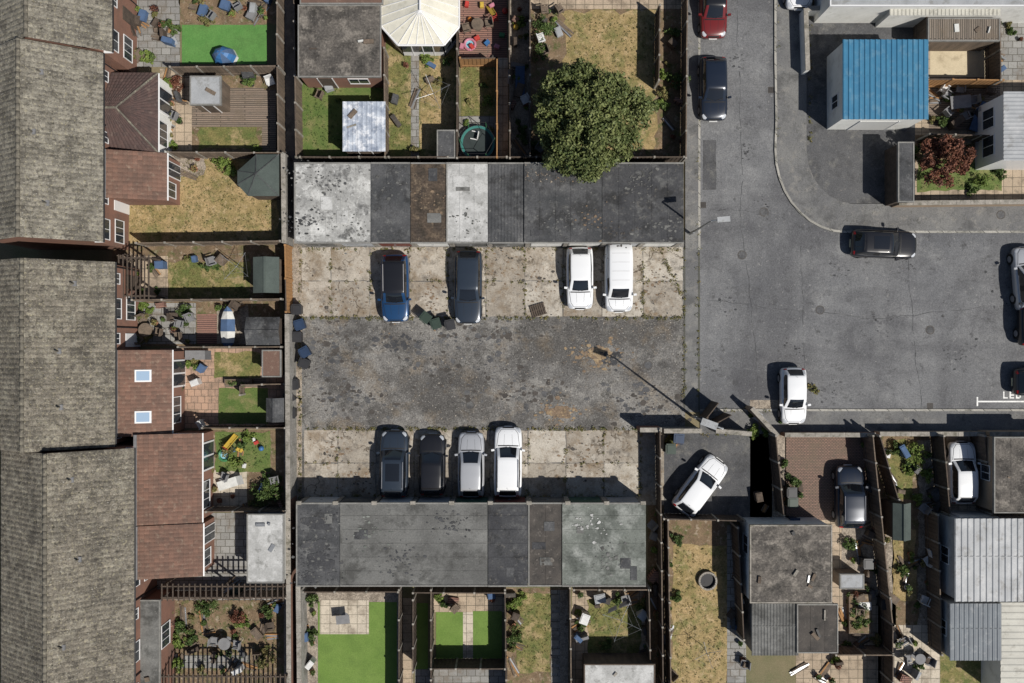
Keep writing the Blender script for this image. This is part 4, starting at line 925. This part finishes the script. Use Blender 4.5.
for (x0,y0,x1,y1,n,m_) in ((132,160,275,238,800,'dryleaf'),(172,264,248,297,160,'dryleaf'),(567,16,654,80,400,'dryleaf'),(675,548,725,690,400,'dryleaf'),(305,80,342,150,160,'bush'),(518,595,550,670,140,'dryleaf'),(390,55,410,150,120,'dryleaf'),(590,606,638,652,120,'dryleaf'),(166,606,282,670,220,'bush'),(920,163,1000,190,160,'bush'),(220,434,268,470,120,'bush'),(463,64,494,114,100,'dryleaf'),(888,440,940,620,160,'dryleaf'),(421,62,454,148,120,'dryleaf')):
    cl=[]
    for i in range(n):
        x,y=G(R.uniform(x0,x1),R.uniform(y0,y1)); cl.append((x,y,.03,R.uniform(.05,.16)))
    leaves('grass_tufts',cl,9,.04,m_)
# ------------------------------------------------------------------ vehicles
def paint(name,c,metal=.0):
    return mat(name,c,sp=0,bump=0,rough=.28,metal=metal,spec=.5,coat=.6)
PA={'white':paint('paint_white',(.70,.71,.72)),'black':paint('paint_black',(.010,.010,.012)),'navy':paint('paint_navy',(.012,.018,.032),.2),'slate':paint('paint_slate',(.026,.036,.052),.2),
 'blue':paint('paint_blue',(.012,.05,.13),.2),'silver':paint('paint_silver',(.42,.43,.45),.3),'red':paint('paint_red',(.13,.012,.012)),'darkgrey':paint('paint_darkgrey',(.02,.022,.026),.2)}
CG=mat('car_glass',(.010,.012,.016),sp=0,bump=0,rough=.03,spec=.8); HL=mat('headlamp',(.45,.47,.5),sp=0,bump=0,rough=.1,spec=.8); TL=mat('tail_lamp',(.30,.01,.01),sp=0,bump=0,rough=.2,spec=.6)
BT=P('car_black_trim',(.015,.015,.016),.45); AL=P('alloy_wheel',(.45,.45,.47),.35,.6); NPL=P('number_plate',(.6,.58,.4))
def car(px,py,L,W,Ht,deg,pt,kind='hatch',roof=None,rails=False,name='parked_car',sunroof=False):
    L*=1.03; W*=1.03
    x,y=G(px,py,.8); e=empty(name,x,y); e.rotation_euler=(0,0,math.radians(deg+R.uniform(-.8,.8))); pm=PA[pt]; rm=PA[roof] if roof else pm
    hw=W/2
    K={'hatch':(.215,.055,-.365,-.465),'suv':(.225,.09,-.375,-.465),'sedan':(.19,.04,-.22,-.365),'estate':(.20,.045,-.385,-.472),'van':(.30,.175,-.465,-.487)}[kind]
    c0,c1,c2,c3=[k*L for k in K]
    zh=Ht*(.62 if kind!='van' else .56); zr=Ht; zd=Ht*(.66 if kind in('hatch','suv','estate') else .64); 
    st=[(-L/2,.78,zd*.62,.34),(-L/2+.06,.90,zd*.93,.24),(-L/2+.28,.97,zd,.22),(-L*.30,1,zd*1.0,.2),(-L*.1,1,zd*.98,.2),(L*.1,1,zh*1.01,.2),(c0,.99,zh,.2),(c0+(L/2-c0)*.45,.98,zh*.955,.2),(L/2-.26,.94,zh*.88,.22),(L/2-.07,.86,zh*.78,.24),(L/2,.72,zh*.62,.32)]
    bm=bmesh.new(); rows=[]
    for (sx,wf,zt,zb) in st:
        h=hw*wf; pts=[(-h*.93,zb),(-h,zb+.26),(-h*.985,zt-.14),(-h*.91,zt-.025),(-h*.5,zt+.015),(0,zt+.025)]
        pts=pts+[(-a,c) for a,c in pts[-2::-1]]
        rows.append([bm.verts.new((sx-(0.10*(abs(a)/hw)**2 if sx>L/2-.3 else 0)+(0.06*(abs(a)/hw)**2 if sx<-L/2+.1 else 0),a,c)) for a,c in pts])
    for a,c in zip(rows[:-1],rows[1:]):
        for i in range(len(a)-1): bm.faces.new((a[i],c[i],c[i+1],a[i+1]))
        bm.faces.new((a[-1],c[-1],c[0],a[0]))
    bm.faces.new(rows[0]); bm.faces.new(rows[-1][::-1])
    bmesh.ops.recalc_face_normals(bm,faces=bm.faces)
    me=bpy.data.meshes.new('body'); bm.to_mesh(me); bm.free(); me.materials.append(pm); me.polygons.foreach_set('use_smooth',[True]*len(me.polygons))
    ob=bpy.data.objects.new('body',me); link(ob); ob.parent=e; md=ob.modifiers.new('s','SUBSURF'); md.levels=2; md.render_levels=2
    wb=hw*.90; wr=hw*(.73 if kind!='van' else .80)
    if kind=='suv': wr=hw*.76
    mid=(c1+c2)/2
    if kind=='van': mid=c1-L*.2
    stt=[(c0,0),(c1,1),(mid+.05,1),(mid-.05,1),(c2,1),(c3,0)]
    if kind=='van': stt=[(c0,0),(c1,1),(mid+.03,1),(mid-.1,1),(c2,1),(c3,0)]
    bm=bmesh.new(); rows=[]
    for k,(sx,top) in enumerate(stt):
        zb=zh-.03 if k==0 else zd-.05 if k==5 else (zh+zd)/2-.06
        if top:
            zz=zr-(.03 if k in(1,4) else 0); ys=[(-wb,zb),(-wr,zz-.045),(-wr+.10,zz-.01),(0,zz+.02)]
            if kind=='van': ys=[(-wb-.02,zb),(-wr,zz-.06),(-wr+.12,zz-.01),(0,zz+.01)]
            w_=1 if k in(2,3) else .975
        else:
            ys=[(-wb,zb-.02),(-wb+.04,zb+.02),(-wb+.15,zb+.03),(0,zb+.04)]; w_=.95 if k==0 else .93
        ys=ys+[(-a,c) for a,c in ys[-2::-1]]
        sh=lambda a:( -.16*(abs(a)/hw)**2 if k==0 else (-.06*(abs(a)/hw)**2 if k==1 else (.08*(abs(a)/hw)**2 if k==5 else 0)))
        row=[]
        for i,(a,c) in enumerate(ys):
            xx=sx+sh(a)
            if k==1 and i in(0,6): xx+=(c0-c1)*.55
            if k==4 and i in(0,6): xx+=(c3-c2)*.5
            row.append(bm.verts.new((xx,a*w_,c)))
        rows.append(row)
    cr=bm.edges.layers.float.new('crease_edge')
    for k,(a,c) in enumerate(zip(rows[:-1],rows[1:])):
        for i in range(6):
            f=bm.faces.new((a[i],a[i+1],c[i+1],c[i])); mi=1
            if k==0: mi=1 if i in(2,3) else (0 if i in(1,4) else 1)
            elif k==4: mi=1 if i in(2,3) else 0
            else:
                if i in(0,5): mi=2 if k==2 else 1
                else: mi=3
                if kind=='van' and k>=2 and i in(0,5): mi=0
            if kind=='van' and k==4: mi=0
            f.material_index=mi
    bm.faces.new([r[0] for r in rows]); bm.faces.new([r[6] for r in rows][::-1])
    bm.edges.ensure_lookup_table()
    def setc(v1,v2,c):
        ed=bm.edges.get((v1,v2))
        if ed: ed[cr]=c
    for a,c in zip(rows[1:4],rows[2:5]):
        for i in (1,5): setc(a[i],c[i],.5)
    for r,c in ((rows[1],.6),(rows[4],.6),(rows[0],1),(rows[5],1)):
        for i in range(6): setc(r[i],r[i+1],c)
    bmesh.ops.recalc_face_normals(bm,faces=bm.faces)
    me=bpy.data.meshes.new('cabin'); bm.to_mesh(me); bm.free()
    for q in (pm,CG,BT,rm): me.materials.append(q)
    me.polygons.foreach_set('use_smooth',[True]*len(me.polygons))
    oc=bpy.data.objects.new('cabin',me); link(oc); oc.parent=e; md=oc.modifiers.new('s','SUBSURF'); md.levels=2; md.render_levels=2
    bpy.context.view_layer.update(); dg=bpy.context.evaluated_depsgraph_get()
    T=[BVHTree.FromObject(o_,dg) for o_ in (ob,oc)]
    def zat(xx,yy):
        z=None
        for t in T:
            h_=t.ray_cast(Vector((xx,yy,4)),Vector((0,0,-1)))
            if h_[0] is not None and (z is None or h_[0].z>z): z=h_[0].z
        return z
    db=B()
    def decal(cx,cy,lx,ly,a,m,dz=.006,n=5):
        P_={}
        for i in range(n+1):
            for j in range(n+1):
                u=(i/n-.5)*lx; v=(j/n-.5)*ly; xx=cx+u*math.cos(a)-v*math.sin(a); yy=cy+u*math.sin(a)+v*math.cos(a); z=zat(xx,yy); P_[i,j]=None if z is None else (xx,yy,z+dz)
        for i in range(n):
            for j in range(n):
                q=[P_[i,j],P_[i+1,j],P_[i+1,j+1],P_[i,j+1]]
                if None not in q and max(t[2] for t in q)-min(t[2] for t in q)<.3: db.face(q,m)
    def line(pts,w,m,dz=.004):
        for (xa,ya),(xb,yb) in zip(pts[:-1],pts[1:]):
            d=math.hypot(xb-xa,yb-ya); decal((xa+xb)/2,(ya+yb)/2,d,w,math.atan2(yb-ya,xb-xa),m,dz,4)
    for s_ in (-1,1):
        decal(L/2-.25,s_*hw*.72,.34,.17,-s_*.75,HL)
        decal(-L/2+.13,s_*hw*.74,.12,.28,s_*.1,TL)
        line([(c0-.02,s_*hw*.80),(L/2-.45,s_*hw*.68),(L/2-.20,s_*hw*.48)],.025,BT)
        line([(c0-.03,s_*.08),(c0-.16,s_*hw*.6)],.025,BT,.03)
        line([(c0+.02,s_*hw*.3),(L/2-.3,s_*hw*.25)],.012,BT,.002)
    decal(L/2-.08,0,.1,hw*.8,0,BT); line([(L/2-.20,-hw*.48),(L/2-.20,hw*.48)],.02,BT)
    line([(c0+.03,-hw*.72),(c0+.05,0),(c0+.03,hw*.72)],.07,BT,.01)
    if kind=='sedan': line([(c3-.05,-hw*.6),(-L/2+.1,-hw*.55)],.015,BT); line([(c3-.05,hw*.6),(-L/2+.1,hw*.55)],.015,BT)
    if sunroof: decal((c1+c2)/2+.15*L*.3,0,(c1-c2)*.55,wr*1.25,0,CG,.008,5)
    if kind!='van': line([(c2+.03,-wr*.8),(c2+.03,wr*.8)],.02,BT)
    else:
        for t in (.2,.4,.6,.8): xx=c1+(c2-c1)*t; line([(xx,-wr*.75),(xx,wr*.75)],.03,P('van_rib',(.55,.55,.56)),.012)
    if kind!='van': db.cyl(c2+.12,0,zr-.02,zr+.14,.012,.006,5,BT)
    db.make('trim',e,local=True)
    b=B()
    for s_ in (-1,1):
        b.obox(c0-.24,s_*(hw+.06),zh+.0,zh+.14,.13,.2,s_*.15,pm); b.tube((c0-.22,s_*(hw*.88),zh+.03),(c0-.24,s_*(hw+.02),zh+.06),.025,5,BT)
        if rails: b.tube((c1-.15,s_*(wr-.05),zr+.02),(c2+.2,s_*(wr-.05),zr+.02),.022,6,AL)
    b.make('mirrors',e,local=True)
    b=B()
    for wx_ in (L*.315,-L*.30):
        for s_ in (-1,1):
            b.tube((wx_,s_*(hw*.97-.2),.33),(wx_,s_*(hw*.985),.33),.37,24,BT); b.tube((wx_,s_*(hw-.22),.32),(wx_,s_*(hw*.99+.005),.32),.32,24,'rubber'); b.tube((wx_,s_*(hw*.99),.32),(wx_,s_*(hw*.99+.012),.32),.21,12,AL)
    b.make('wheels',e,local=True)
    b=B(); b.box(-L/2-.0,-.26,.45,-L/2+.06,.26,.56,NPL); b.box(L/2-.06,-.26,.40,L/2+.005,.26,.51,'white_plastic'); b.make('number_plates',e,local=True)
    return e
D=-90;U=90
car(395,288,4.35,1.80,1.62,D,'blue','suv',roof='black',rails=True)
car(468,287,4.7,1.80,1.45,D,'slate','estate')
car(580,278,4.0,1.72,1.5,D,'white','hatch')
car(619,278,4.35,1.80,1.85,D,'white','van',name='parked_van')
car(394,464,4.3,1.82,1.62,U,'slate','suv',rails=True,sunroof=True)
car(432,465,3.95,1.72,1.5,U,'black','hatch')
car(471,465,4.2,1.72,1.48,U,'silver','hatch')
car(508,462,4.5,1.80,1.62,U,'white','suv',rails=True)
car(794,396,3.65,1.65,1.48,D,'white','hatch')
car(885,244,4.2,1.78,1.46,-3,'black','hatch',sunroof=True)
car(701,486,4.15,1.75,1.48,U-38,'white','hatch')
car(850,497,4.0,1.78,1.65,U,'navy','suv',rails=True)
car(963,473,4.0,1.75,1.5,U,'white','hatch')
car(714,6,4.0,1.72,1.48,D,'red','hatch',roof='black')
car(714,88,4.1,1.75,1.48,D,'navy','hatch')
car(1029,278,4.1,1.75,1.48,95,'silver','hatch')
car(1034,314,4.1,1.75,1.48,90,'black','hatch')
car(1047,382,4.1,1.75,1.48,0,'darkgrey','hatch')
car(800,-24,4.1,1.75,1.48,D,'white','hatch')
# ------------------------------------------------------------------ light, sky, camera
sd=Vector((.64,-.48,1)).normalized()
sl=bpy.data.lights.new('sun','SUN'); sl.energy=5.0; sl.angle=math.radians(.5); sl.color=(1,.955,.885)
so=bpy.data.objects.new('sun',sl); link(so); so.rotation_euler=sd.to_track_quat('Z','Y').to_euler(); so.location=(20,-20,60)
w=bpy.data.worlds.new('World'); sc.world=w; w.use_nodes=True; nt=w.node_tree
bg=nt.nodes['Background']; sky=nt.nodes.new('ShaderNodeTexSky'); sky.sky_type='NISHITA'; sky.sun_disc=False
sky.sun_elevation=math.asin(sd.z); sky.sun_rotation=math.atan2(sd.x,sd.y); nt.links.new(sky.outputs[0],bg.inputs[0]); bg.inputs[1].default_value=.06
cd=bpy.data.cameras.new('camera'); cd.sensor_width=36; cd.lens=36*H*S/1024; cd.clip_end=3000; co=bpy.data.objects.new('camera',cd); link(co); co.location=(0,0,H); co.rotation_euler=(0,0,0); sc.camera=co
sc.view_settings.view_transform='Standard'; sc.view_settings.look='None'; sc.view_settings.exposure=0; sc.view_settings.gamma=1
print('polys',sum(len(o.data.polygons) for o in bpy.data.objects if o.type=='MESH'))
